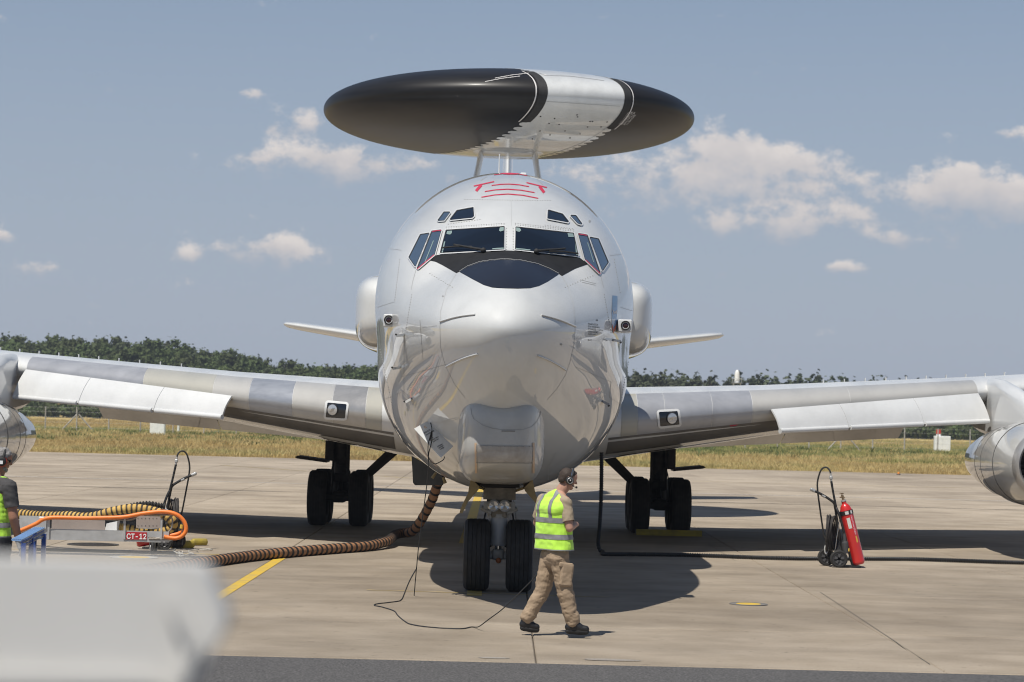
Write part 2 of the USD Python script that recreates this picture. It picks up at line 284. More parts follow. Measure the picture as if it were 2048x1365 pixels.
gx = np.r_[-1150, -500, np.linspace(-260, 260, 80), 500, 1150]; gy = np.r_[-750, -250, -120, 0, 60, 100, 150, np.linspace(200, 620, 70), 900, 1300]
X, Y = np.meshgrid(gx, gy, indexing='ij'); v = np.stack([X, Y, terrain(X, Y) - .02], -1).reshape(-1, 3)
ground = trimesh.Trimesh(v, grid_faces(len(gx), len(gy)), process=False)
obj('grass_field', ground, m_field, smooth=True, kind='structure')

def concrete(name, c1, c2, rand, dark=(.55, .54, .53), stain=.62):
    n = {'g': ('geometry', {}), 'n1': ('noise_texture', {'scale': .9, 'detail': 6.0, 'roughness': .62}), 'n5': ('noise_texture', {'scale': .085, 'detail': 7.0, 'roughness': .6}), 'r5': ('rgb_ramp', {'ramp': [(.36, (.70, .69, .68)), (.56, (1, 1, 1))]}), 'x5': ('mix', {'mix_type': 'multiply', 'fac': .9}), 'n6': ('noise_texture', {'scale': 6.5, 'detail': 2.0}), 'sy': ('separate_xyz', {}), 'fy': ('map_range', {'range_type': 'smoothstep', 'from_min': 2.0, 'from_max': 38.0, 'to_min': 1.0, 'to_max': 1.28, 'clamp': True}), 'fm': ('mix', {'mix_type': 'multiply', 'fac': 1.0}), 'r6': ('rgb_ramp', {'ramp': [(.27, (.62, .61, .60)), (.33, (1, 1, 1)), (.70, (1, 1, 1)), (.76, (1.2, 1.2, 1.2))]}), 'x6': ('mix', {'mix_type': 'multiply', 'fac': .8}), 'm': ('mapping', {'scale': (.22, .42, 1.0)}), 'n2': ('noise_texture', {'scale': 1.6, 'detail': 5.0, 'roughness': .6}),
         'n3': ('noise_texture', {'scale': 55.0, 'detail': 3.0, 'roughness': .7}), 'r1': ('rgb_ramp', {'ramp': [(.3, c1), (.7, c2)]}), 'r2': ('rgb_ramp', {'ramp': [(.30, dark), (.56, (1, 1, 1)), (.8, (1.08, 1.07, 1.05))]}), 'r3': ('rgb_ramp', {'ramp': [(.3, (.80, .80, .80)), (.7, (1.14, 1.14, 1.14))]}),
         'x1': ('mix', {'mix_type': 'multiply', 'fac': stain}), 'x2': ('mix', {'mix_type': 'multiply', 'fac': 1.0}), 'oi': ('object_info', {}), 'om': ('map_range', {'to_min': 1 - rand, 'to_max': 1 + rand}), 'hv': ('hsv', {}),
         'n4': ('noise_texture', {'scale': 2.3, 'detail': 2.0, 'roughness': .5}), 'r4': ('rgb_ramp', {'ramp': [(.70, (1, 1, 1)), (.78, (.80, .79, .78))]}), 'x4': ('mix', {'mix_type': 'multiply', 'fac': .8}),
         'p': ('principled_bsdf', {'roughness': .82, 'specular_ior_level': .25}), 'b': ('bump', {'strength': .35, 'distance': .004})}
    L = [('g.position', 'n1.vector'), ('g.position', 'm.vector'), ('m.vector', 'n2.vector'), ('g.position', 'n3.vector'), ('n1.fac', 'r1.fac'), ('n2.fac', 'r2.fac'), ('n3.fac', 'r3.fac'), ('r1.color', 'x1.color1'), ('r2.color', 'x1.color2'), ('x1.color', 'x2.color1'), ('r3.color', 'x2.color2'),
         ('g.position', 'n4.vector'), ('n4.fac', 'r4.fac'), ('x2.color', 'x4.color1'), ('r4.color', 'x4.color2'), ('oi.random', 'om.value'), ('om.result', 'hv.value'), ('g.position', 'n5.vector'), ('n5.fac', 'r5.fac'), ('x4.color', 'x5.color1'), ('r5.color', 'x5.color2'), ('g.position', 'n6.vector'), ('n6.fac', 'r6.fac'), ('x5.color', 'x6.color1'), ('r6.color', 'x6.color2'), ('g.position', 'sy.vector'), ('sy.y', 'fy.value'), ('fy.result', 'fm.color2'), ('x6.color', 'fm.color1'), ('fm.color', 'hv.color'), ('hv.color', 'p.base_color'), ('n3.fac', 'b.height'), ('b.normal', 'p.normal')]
    return usdkit.material(stage, '/World/Looks/' + name, n, L, surface='p.BSDF')
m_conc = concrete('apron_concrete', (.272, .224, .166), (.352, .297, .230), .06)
m_joint = M('joint_filler', (.11, .092, .072), .9)
m_asph = M('asphalt', (.078, .074, .071), .85, var=.7, scale=45, detail=6, bump=.5, bump_scale=90, contrast=(.35, .65))
m_yellow = M('yellow_paint', (.56, .37, .035), .7, color2=(.42, .31, .10), scale=3.5, detail=6, contrast=(.45, .7))
m_yellow_worn = M('worn_yellow_paint', (.42, .30, .06), .8, color2=(.33, .26, .15), scale=2.5, detail=6, contrast=(.4, .62))
m_white_line = M('worn_white_paint', (.66, .64, .60), .8, color2=(.50, .46, .40), scale=2.0, detail=6)

D0 = -27.5
EDGE_NEAR, EDGE_FAR = D0 + 23.15, D0 + 117.2
apron = tag(UsdGeom.Xform.Define(stage, '/World/' + numbered('concrete_apron')).GetPrim(), kind='structure')
SW, SL, GAP = 4.0, 6.0, .011
ys = [EDGE_NEAR, D0 + 27.2] + [D0 + 27.2 + SL * k for k in range(1, 16)]; ys = [y for y in ys if y < EDGE_FAR - 1] + [EDGE_FAR]
def slab_mesh(x0, x1, y0, y1, z):
    """A slab with softened arrises: bottom, top edge and inset top."""
    c = .012; v = []
    for zz, e in ((-.18, 0), (z - c, 0), (z, c)): v += [(x0 + e, y0 + e, zz), (x1 - e, y0 + e, zz), (x1 - e, y1 - e, zz), (x0 + e, y1 - e, zz)]
    f = np.vstack([grid_faces(3, 4, True), [[8, 9, 10], [8, 10, 11]]]); return trimesh.Trimesh(v, f, process=False)
outer = []
for a, b in zip(ys[:-1], ys[1:]):
    half = (b - D0) * .222 + 2.5
    k0, k1 = math.floor((-half - .4) / SW), math.ceil((half - .4) / SW)
    for k in range(k0, k1):
        x0, x1 = .4 + SW * k + GAP / 2, .4 + SW * (k + 1) - GAP / 2
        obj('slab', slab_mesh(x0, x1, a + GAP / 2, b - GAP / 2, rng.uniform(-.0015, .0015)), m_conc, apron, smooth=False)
    for x0, x1 in ((-160, .4 + SW * k0 - GAP / 2), (.4 + SW * k1 + GAP / 2, 160)): outer.append(slab_mesh(x0, x1, a + GAP / 2, b - GAP / 2, 0))
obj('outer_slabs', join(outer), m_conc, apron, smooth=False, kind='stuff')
obj('joint_bed', box([-160, EDGE_NEAR, -.3], [160, EDGE_FAR, -.035]), m_joint, apron, smooth=False)
def paint_strip(x0, y0, x1, y1, w, m, name, z=.006, parent=apron):
    a, b = np.array([x0, y0]), np.array([x1, y1]); t = (b - a) / np.linalg.norm(b - a); nn = np.array([-t[1], t[0]]) * w / 2
    q = [a - nn, a + nn, b + nn, b - nn]
    return obj(name, trimesh.Trimesh([(*p, z) for p in q], [[0, 2, 1], [0, 3, 2]], process=False), m, parent, smooth=False)
paint_strip(-3.55, EDGE_NEAR + 1.2, -3.50, D0 + 38.6, .17, m_yellow, 'yellow_line')
paint_strip(-.62, D0 + 44, -.62, D0 + 98, .22, m_yellow, 'yellow_line')
paint_strip(-.30, D0 + 31.4, -.36, D0 + 44, .2, m_yellow_worn, 'yellow_line')
paint_strip(-1.75, D0 + 31.95, 1.5, D0 + 31.75, .05, m_yellow_worn, 'yellow_line')
paint_strip(-14, D0 + 39.0, -3.5, D0 + 38.85, .07, m_yellow, 'yellow_line')
paint_strip(-60, D0 + 77.3, 60, D0 + 77.3, .17, m_white_line, 'white_line')
paint_strip(3, D0 + 92.3, 60, D0 + 92.3, .11, m_yellow_worn, 'yellow_line')
P = [G(440, 931), G(560, 939), G(690, 948), G(822, 957), G(900, 960), G(985, 963)]
for a, b in zip(P[:-1], P[1:]): paint_strip(a[0], a[1], b[0], b[1], .13, m_yellow_worn, 'yellow_line')
# sealed cracks and dark joints that stand out on the slabs
m_seal = M('dark_sealant', (.085, .078, .07), .85, var=.3, scale=3)
for (xa, xb, yd, w) in ((-40, 40, 69.2, .16),):
    xs = np.arange(xa, xb + 1, 1.0); yy = D0 + yd + (meshkit.noise(np.c_[xs, xs * 0, xs * 0]) - .5) * .16; ww = w * (.35 + .9 * meshkit.noise(np.c_[xs * 1.3, xs * 0 + 5, xs * 0]))
    v = np.vstack([np.c_[xs, yy - ww / 2, xs * 0 + .007], np.c_[xs, yy + ww / 2, xs * 0 + .007]]); n = len(xs)
    obj('joint_sealant', trimesh.Trimesh(v, [f for i in range(n - 1) for f in ([i, i + 1, n + i + 1], [i, n + i + 1, n + i])], process=False), m_seal, apron, smooth=False)
for k, (a, b) in enumerate((((1640, 1185), (1860, 1330)), ((1416, 1089), (1470, 1122)))):
    p, q = G(*a), G(*b); paint_strip(p[0], p[1], q[0], q[1], .007, m_seal, 'joint_sealant')
# a pale patched repair at the edge of the apron
m_patch = concrete('repair_concrete', (.30, .27, .23), (.36, .32, .28), 0)
for (px, py, w, h) in ((1225, 1334, .30, .10), (990, 1330, .16, .07)):
    c = G(px, py - 13); th = np.linspace(0, 2 * np.pi, 15)[:-1]; rr = 1 + .35 * (meshkit.noise(np.c_[np.cos(th), np.sin(th), th * 0 + px]) - .5)
    v = np.c_[c[0] + w * rr * np.cos(th), np.maximum(c[1] + h * rr * np.sin(th), EDGE_NEAR + .03), th * 0 + .005]
    obj('concrete_repair', trimesh.Trimesh(np.vstack([v, v.mean(0)]), [[14, i, (i + 1) % 14] for i in range(14)], process=False), m_patch, apron, smooth=False)
road = obj('asphalt_road', box([-160, -95, -.3], [160, EDGE_NEAR - .02, -.006]), m_asph, smooth=False, kind='structure')
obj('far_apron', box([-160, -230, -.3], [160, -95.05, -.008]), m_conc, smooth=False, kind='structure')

# slot drain with a grating, left
dr = thing('slot_drain', 'long narrow steel slot drain set in the concrete under the hose trolley', 'drain', loc=(-11, 11.6, 0))
m_iron = M('cast_iron', (.10, .092, .085), .6, metal=.6, var=.3, scale=20)
ydr = D0 + 38.05
obj('channel', box([-12.5, ydr - .12, -.02], [-4.6, ydr + .12, .004]), M('dark_void', (.012, .012, .012), .9), dr, smooth=False, origin=(-11, 11.6, 0))
obj('rail', box([-12.5, ydr - .145, -.02], [-4.6, ydr - .105, .012]), m_iron, dr, smooth=False, origin=(-11, 11.6, 0))
obj('rail', box([-12.5, ydr + .105, -.02], [-4.6, ydr + .145, .012]), m_iron, dr, smooth=False, origin=(-11, 11.6, 0))
obj('grating_bars', join([box([x, ydr - .105, -.01], [x + .03, ydr + .105, .010]) for x in np.arange(-12.5, -4.6, .075)]), m_iron, dr, smooth=False, kind='stuff', origin=(-11, 11.6, 0))
# round covers
def cover(px, py, r, name, label, group=None, yellow=False, ring=None):
    c = G(px, py); t = thing(name, label, 'manhole cover', group, loc=c)
    o = np.zeros(3)
    obj('frame', lathe([(0, r), (.012, r), (.012, r * .9), (.004, r * .9)], o, (0, 0, 1), 40), ring or m_iron, t, smooth=30)
    obj('lid', lathe([(0, r * .89), (.010, r * .88), (.010, r * .64)] if yellow else [(0, r * .89), (.010, r * .88), (.010, 0.001)], o, (0, 0, 1), 40), (ring or m_iron) if yellow else m_iron, t, smooth=30)
    if yellow: obj('painted_centre', lathe([(.008, r * .66), (.012, r * .63), (.012, r * .12), (.006, r * .11), (.006, .001)], o, (0, 0, 1), 36), m_yellow, t, smooth=30)
    if not yellow:
        for k in range(-4, 5):
            h = math.sqrt(max(0, (r * .8) ** 2 - (k * r * .19) ** 2))
            if h > .05: obj('rib', box([-h, k * r * .19 - .015, .010], [h, k * r * .19 + .015, .018]), m_iron, t, smooth=False)
    return t
cover(186, 1090, .44, 'manhole_cover', 'round brown cast iron manhole cover in the concrete beside the hose trolley')
m_ring = M('pale_ring', (.36, .34, .30), .8, var=.2, scale=8)
cover(1497, 1209.5, .25, 'ground_point_cover', 'small round cover with yellow painted lid in the concrete right of the person', yellow=True, ring=M('grey_ring', (.16, .15, .14), .8))
cover(268, 1116, .38, 'ground_point_cover', 'pale round cover with worn yellow paint just behind the white foreground box', yellow=True, ring=m_ring)

# ================================================================ grass tufts, fence, boxes, trees
def tuft(seed, n, h, spread):
    r = np.random.default_rng(seed); v, f = [], []
    for i in range(n):
        a, d = r.uniform(0, 6.283), spread * math.sqrt(r.uniform(0, 1)); b = np.array([d * math.cos(a), d * math.sin(a), 0]); L = h * r.uniform(.45, 1.1); l = r.normal(0, .25, 2) * L; w = r.uniform(.012, .026)
        s = np.array([math.cos(a * 3), math.sin(a * 3), 0]) * w; k = len(v)
        v += [b - s, b + s, b + np.array([l[0] * .4, l[1] * .4, L * .6]) + s * .7, b + np.array([l[0] * .4, l[1] * .4, L * .6]) - s * .7, b + np.array([l[0], l[1], L])]
        f += [[k, k + 1, k + 2], [k, k + 2, k + 3], [k + 3, k + 2, k + 4]]
    return trimesh.Trimesh(v, f, process=False)
def instancer(name, protos, mat, pos, idx, scale, yaw, kind='stuff'):
    p = '/World/' + numbered(name); pi = UsdGeom.PointInstancer.Define(stage, p)
    for i, m in enumerate(protos):
        usdkit.mesh(stage, f'{p}/clump_{i:03d}', m, mat if not isinstance(mat, list) else mat[i]); pi.GetPrototypesRel().AddTarget(f'{p}/clump_{i:03d}')
    pi.CreatePositionsAttr(Vt.Vec3fArray.FromNumpy(np.asarray(pos, np.float32))); pi.CreateProtoIndicesAttr(Vt.IntArray.FromNumpy(np.asarray(idx, np.int32)))
    pi.CreateScalesAttr(Vt.Vec3fArray.FromNumpy(np.asarray(scale, np.float32))); pi.CreateOrientationsAttr(Vt.QuathArray([Gf.Quath(float(math.cos(a / 2)), 0, 0, float(math.sin(a / 2))) for a in yaw]))
    return tag(pi.GetPrim(), kind=kind)
N = 21000
yd = 117.4 + (rng.uniform(0, 1, N) ** 1.5) * 240; xx = rng.uniform(-1, 1, N) * (yd * .222 + 2); yy = yd + D0
dens = meshkit.fbm(np.c_[xx * .25, yy * .25, xx * 0], 3, 4); keep = rng.uniform(0, 1, N) < .35 + dens * .9
xx, yy = xx[keep], yy[keep]; N = len(xx); s = rng.uniform(.55, 1.15, N) * (.7 + .6 * meshkit.noise(np.c_[xx * .12, yy * .12, xx * 0], 9)); s[yy < EDGE_FAR + 1.0] *= .6
gt = instancer('dry_grass', [tuft(k, 34, .42, .42) for k in range(5)], m_tuft, np.c_[xx, yy, terrain(xx, yy) - .03], rng.integers(0, 5, N), np.c_[s * 1.3, s * 1.3, s], rng.uniform(0, 6.28, N))
tag(gt, 'long dry straw-coloured grass on the field behind the apron', 'grass')
N = 420; m_weed = M('green_weed', (.07, .10, .025), .8, var=.35, scale=3)
yd = rng.uniform(150, 215, N); xx = rng.uniform(-1, 1, N) * yd * .22; yy = yd + D0; s = rng.uniform(.6, 1.7, N)
wd = instancer('green_weeds', [tuft(40 + k, 46, .42, .5) for k in range(3)], m_weed, np.c_[xx, yy, terrain(xx, yy)], rng.integers(0, 3, N), np.c_[s * 1.3, s * 1.3, s * .8], rng.uniform(0, 6.28, N))
tag(wd, 'low green weeds scattered through the dry grass', 'weeds')

m_post = M('weathered_post', (.36, .34, .31), .85, var=.25, scale=6, rand=.1)
m_wire = M('fence_wire', (.30, .30, .29), .6, metal=.5)
fy = D0 + 207
fence = thing('perimeter_fence', 'long grey post and wire fence across the dry grass behind the aircraft', 'fence', loc=(0, fy, 0)); FO = np.array([0, fy, 0])
px0, py0 = (219 - 1003) / 4743 * 207, 0
for k in range(-5, 36):
    x = px0 + 2.78 * k + rng.normal(0, .06); ln = rng.normal(0, .02)
    if abs(x) > 50: continue
    obj('post', rod((x, fy, -.3), (x + ln, fy, 2.15), .065, .055, 8), m_post, fence, origin=FO)
for xc in (W(155, 850, fy)[0], W(1688, 880, fy)[0]):
    for s_ in (-1, 1): obj('brace', rod((xc + s_ * 1.55, fy + .02, -.1), (xc + s_ * .06, fy + .02, 1.55), .06, .055, 8), m_post, fence, origin=FO)
for z in (.35, .8, 1.25, 1.7, 2.08): obj('wire', rod((-50, fy - .06, z), (50, fy - .06, z), .006, None, 5), m_wire, fence, origin=FO)

m_wht = M('white_enamel', (.78, .78, .76), .5, var=.06, scale=4, rough_var=.1)
def cabinet(px, pyb, w, h, name, label, cat):
    c = G(px, pyb); t = thing(name, label, cat, loc=(c[0], c[1], 0)); o = np.zeros(3)
    obj('body', rbox((0, .3, h / 2 + .05), (w, .6, h), .03), m_wht, t, smooth=40)
    obj('door', box([-w * .46, -.02, .14], [-.006, .0, h - .02]), m_wht, t, smooth=False); obj('door', box([.006, -.02, .14], [w * .46, .0, h - .02]), m_wht, t, smooth=False)
    obj('plinth', box([-w * .48, .02, -.1], [w * .48, .58, .06]), M('plinth', (.30, .29, .27), .8), t, smooth=False)
cabinet(314, 872, 1.2, 1.22, 'utility_cabinet', 'white two-door utility cabinet in the dry grass left of the aircraft', 'cabinet')
cabinet(1885, 905, 1.45, 1.42, 'utility_cabinet', 'white cabinet in the grass beside the right engine, red and white post behind', 'cabinet')
c = W(1877, 880, D0 + 216); c[2] = terrain(c[0], c[1]); mp = thing('marker_post', 'red and white banded marker post behind the right-hand white cabinet', 'marker post', loc=c)
m_red = M('red_enamel', (.55, .05, .03), .5)
for k in range(5): obj('band', rod((0, 0, .42 * k), (0, 0, .42 * k + .42), .22, None, 14), m_wht if k % 2 else m_red, mp)
obj('base', rod((0, 0, -.3), (0, 0, 0), .24, None, 14), m_wht, mp)
c = W(357, 852, D0 + 215); c[2] = terrain(c[0], c[1]); mp = thing('marker_post', 'short plain white marker post in the grass behind the left-hand cabinet', 'marker post', loc=c)
obj('shaft', rod((0, 0, -.2), (0, 0, 1.25), .11, .10, 12), m_wht, mp); obj('cap', sphere((0, 0, 1.26), .10, 1), m_wht, mp)
c = G(1797, 950); el = thing('edge_light', 'tiny orange edge light at the border of the grass', 'light', loc=(c[0], c[1], 0))
obj('lens', lathe([(.03, .05), (.08, .055), (.12, .04), (.13, .001)], (0, 0, 0), (0, 0, 1), 14), M('orange_lens', (.85, .28, .04), .3), el); obj('base', rod((0, 0, -.1), (0, 0, .04), .1, None, 14), m_iron, el)

# white capsule on a scaffold tower, among the trees right
yt = D0 + 405; b = W(1474, 766, yt); tw = thing('antenna_tower', 'white capsule antenna on a lattice tower rising among the trees at right', 'antenna', loc=(b[0], yt, 0))
zb = b[2]
obj('antenna_dome', lathe([(0, .40), (.3, .45), (1.5, .42), (2.0, .3), (2.18, .12), (2.22, .001)], (0, 0, zb), (0, 0, 1), 20), m_wht, tw, smooth=60)
obj('platform', lathe([(-.1, .001), (-.1, 1.0), (0, 1.0), (0, .001)], (0, 0, zb), (0, 0, 1), 8), M('galvanised', (.42, .43, .43), .5, metal=.7), tw)
for i, (a, c2) in enumerate(((-1, -1), (1, -1), (1, 1), (-1, 1))):
    obj('tower_leg', rod((a * .9, c2 * .9, 0), (a * .6, c2 * .6, zb - .1), .06, None, 6), M('galvanised', None), tw)
    obj('handrail_post', rod((a * .75, c2 * .55, zb), (a * .75, c2 * .55, zb + .75), .04, None, 6), M('galvanised', None), tw)
for z in np.arange(.8, zb - .3, 1.3):
    q = .9 - .3 * z / zb
    obj('cross_brace', join([rod((-q, -q, z), (q, -q, z + 1.0), .035, None, 5), rod((q, q, z), (-q, q, z + 1.0), .035, None, 5), rod((-q, q, z), (-q, -q, z + 1.0), .035, None, 5), rod((q, -q, z), (q, q, z + 1.0), .035, None, 5)]), M('galvanised', None), tw)
for s_ in (-1, 1): obj('handrail', rod((-.75, s_ * .55, zb + .72), (.75, s_ * .55, zb + .72), .035, None, 5), M('galvanised', None), tw)

# trees
def leaf_material(name, a, b):
    n = {'g': ('geometry', {}), 'oi': ('object_info', {}), 'n': ('noise_texture', {'scale': .55, 'detail': 4.0}), 'r': ('rgb_ramp', {'ramp': [(.3, a), (.7, b)]}), 'om': ('map_range', {'to_min': .72, 'to_max': 1.3}), 'hm': ('map_range', {'to_min': .485, 'to_max': .515}), 'h': ('hsv', {}),
         'ri': ('map_range', {'to_min': .75, 'to_max': 1.25}), 'h2': ('hsv', {}), 'p': ('principled_bsdf', {'roughness': .7, 'specular_ior_level': .25}), 't': ('translucent_bsdf', {}), 'mx': ('mix_closure', {'fac': .25})}
    L = [('g.position', 'n.vector'), ('n.fac', 'r.fac'), ('r.color', 'h.color'), ('oi.random', 'om.value'), ('om.result', 'h.value'), ('oi.random', 'hm.value'), ('hm.result', 'h.hue'), ('g.random_per_island', 'ri.value'), ('ri.result', 'h2.value'), ('h.color', 'h2.color'), ('h2.color', 'p.base_color'), ('h2.color', 't.color'), ('p.BSDF', 'mx.closure1'), ('t.BSDF', 'mx.closure2')]
    return usdkit.material(stage, '/World/Looks/' + name, n, L, surface='mx.closure')
m_leaf = leaf_material('broadleaf_foliage', (.085, .112, .038), (.130, .165, .058)); m_pine = leaf_material('pine_needles', (.088, .108, .056), (.135, .158, .085)); m_dead = leaf_material('dead_needles', (.150, .070, .036), (.22, .11, .06))
m_bark = M('bark', (.14, .10, .075), .9, var=.3, scale=8)
UsdGeom.Scope.Define(stage, '/World/Looks')
def crown_mesh(blobs, n, size, seed, droop=.3):
    """Leaf clumps (small bent quads) spread through a set of blobs, mostly near their skins."""
    r = np.random.default_rng(seed); B = np.array(blobs); wt = B[:, 3] ** 2; k = r.choice(len(B), n, p=wt / wt.sum())
    d = r.normal(size=(n, 3)); d /= np.linalg.norm(d, axis=1, keepdims=True); rad = np.abs(r.normal(.72, .38, n))
    c = B[k, :3] + d * (B[k, 3] * rad)[:, None] * np.c_[np.ones(n), np.ones(n), np.full(n, .85)]
    nrm = d + r.normal(0, .5, (n, 3)) + [0, 0, droop]; nrm /= np.linalg.norm(nrm, axis=1, keepdims=True)
    a = np.cross(nrm, r.normal(size=(n, 3))); a /= np.linalg.norm(a, axis=1, keepdims=True); b = np.cross(nrm, a); s = size * r.uniform(.6, 1.4, n)[:, None]
    v = np.stack([c - a * s, c - b * s * .7 + nrm * s * .2, c + a * s, c + b * s * .7 - nrm * s * .15], 1).reshape(-1, 3); i = np.arange(n) * 4
    return trimesh.Trimesh(v, np.vstack([np.c_[i, i + 1, i + 2], np.c_[i, i + 2, i + 3]]), process=False)
def tree_proto(kind, seed, h):
    r = np.random.default_rng(seed); p = f'/World/Looks/{kind}_{seed}'
    if kind in ('pine', 'dead'):
        blobs = []; n_l = 8
        for k in range(n_l):
            t = k / (n_l - 1); z = h * (.30 + .66 * t); rr = h * (.17 - .150 * t) * r.uniform(.85, 1.2)
            for j in range(5 if k < n_l - 1 else 1):
                a = r.uniform(0, 6.28); q = rr * r.uniform(.5, 1.1) if k < n_l - 1 else 0
                blobs.append((q * math.cos(a), q * math.sin(a), z + r.normal(0, .02) * h, rr * r.uniform(.5, .78)))
        cm = crown_mesh(blobs, 1900, .28, seed)
    else:
        blobs = [(0, 0, h * .60, h * .16)]
        for j in range(34):
            d = r.normal(size=3); d *= r.uniform(.35, 1) ** .5 / np.linalg.norm(d); blobs.append((d[0] * h * .23, d[1] * h * .23, h * (.60 + .36 * d[2]), h * r.uniform(.045, .105)))
        cm = crown_mesh(blobs, 2400, .30, seed)
    trunk = [tube(curve([(0, 0, -.5), (r.normal(0, .1), r.normal(0, .1), h * .35), (r.normal(0, .15), r.normal(0, .15), h * .8)], 7), np.linspace(h * .022, h * .006, 7), 7)]
    for (bx, by, bz, br) in blobs[1:9]: trunk.append(tube(curve([(0, 0, bz - h * .12), (bx * .5, by * .5, bz - h * .05), (bx, by, bz)], 5), np.linspace(h * .008, h * .003, 5), 5))
    return cm, join(trunk)
def proto(kind, seed, h):
    p = '/World/Looks/' + f'{kind}_tree_kind_{seed}'; stage.CreateClassPrim(p); 
    UsdGeom.Xform.Define(stage, p).GetPrim().SetSpecifier(Sdf.SpecifierClass)
    cm, tr = tree_proto(kind, seed, h)
    usdkit.mesh(stage, p + '/crown', cm, {'pine': m_pine, 'dead': m_dead, 'broad': m_leaf}[kind]); usdkit.mesh(stage, p + '/trunk', tr, m_bark, smooth=True); return p
PB = [proto('broad', 100 + k, 10.0) for k in range(6)]; PP = [proto('pine', 200 + k, 10.0) for k in range(6)]; PD = proto('dead', 300, 10.0)
def plant(path, x, y, h, name, label, cat, group=None, fat=1.0):
    q = '/World/' + numbered(name); t = UsdGeom.Xform.Define(stage, q); t.AddTranslateOp().Set(Gf.Vec3d(x, y, float(terrain(x, y)))); t.AddRotateZOp().Set(float(rng.uniform(0, 360))); t.AddScaleOp().Set(Gf.Vec3f(h / 10 * fat, h / 10 * fat, h / 10))
    t.GetPrim().GetReferences().AddInternalReference(path); t.GetPrim().SetInstanceable(True); tag(t.GetPrim(), label, cat, group)
for row, (d, h) in enumerate(((436, 9.3), (450, 10.0), (464, 10.6), (480, 11.0), (498, 11.4))):
    x = -110.0
    while x < -20:
        hh = h * rng.uniform(.90, 1.07)
        leafy = rng.uniform() < .72
        plant((PB if leafy else PP)[rng.integers(6)], x, D0 + d + rng.normal(0, 4), hh, 'broadleaf_tree' if leafy else 'pine_tree', 'round-crowned green tree in the dense wood behind the left wing' if leafy else 'narrow pine standing among the round trees of the wood behind the left wing', 'tree', 'round trees of the wood left of the aircraft' if leafy else 'pines in the wood left of the aircraft', rng.uniform(.85, 1.15))
        x += rng.uniform(1.3, 2.0)
for row, (d, h) in enumerate(((440, 10.6), (455, 11.0), (470, 11.4))):
    x = 22.0
    while x < 112:
        far = sm(x, 78, 100); hh = h * rng.uniform(.86, 1.09) * (1 - .10 * far)
        if not (far > .3 and rng.uniform() < .35):
            plant(PP[rng.integers(6)], x, D0 + d + rng.normal(0, 4), hh, 'pine_tree', 'slender dark pine in the row of trees behind the right wing', 'tree', 'trees of the row right of the aircraft', rng.uniform(1.0, 1.45))
        x += rng.uniform(1.0, 1.7)
c = W(1397, 770, D0 + 428); plant(PD, c[0], c[1], 8.3, 'dead_pine_tree', 'rust-brown dead pine among the green trees right of the cockpit', 'tree', None, 1.5)
# hedge of bushes at the wood's foot and a wood seen only in reflections, behind the camera
N = 900; xx = rng.uniform(-125, 125, N); yy = D0 + rng.uniform(415, 432, N); s = rng.uniform(.6, 1.25, N)
us = instancer('wood_undergrowth', [crown_mesh([(0, 0, 1.0, 1.1), (.9, .2, .8, .8), (-.8, -.3, .9, .8)], 160, .3, 60 + k) for k in range(3)], m_leaf, np.c_[xx, yy, terrain(xx, yy)], rng.integers(0, 3, N), np.c_[s, s, s * rng.uniform(.9, 1.6, N)], rng.uniform(0, 6.28, N))
tag(us, 'dark green bushes at the foot of the far trees', 'undergrowth')
N = 500; xx = rng.uniform(-420, 420, N); yy = rng.uniform(-330, -280, N); s = rng.uniform(2.6, 4.2, N)
us = instancer('far_wood', [crown_mesh([(0, 0, 1.6, 1.3), (.9, .3, 2.0, 1.0), (-.8, -.4, 1.4, 1.0), (.1, .1, 2.6, .8)], 420, .34, 70 + k) for k in range(3)], m_leaf, np.c_[xx, yy, xx * 0], rng.integers(0, 3, N), np.c_[s, s, s], rng.uniform(0, 6.28, N))
tag(us, 'dark wood beyond the airfield behind the camera, mirrored in the nose paint', 'wood')
# thin summer haze between the camera and the far trees
hz = box([-1200, -800, -1.4], [1200, 1350, 24]); haze_m = usdkit.material(stage, '/World/Looks/haze_air', {'v': ('principled_volume', {'color': (.86, .92, 1.0), 'density': .00024, 'anisotropy': .3})}, [], volume='v.volume')
obj('haze', hz, haze_m, smooth=False, kind='stuff')
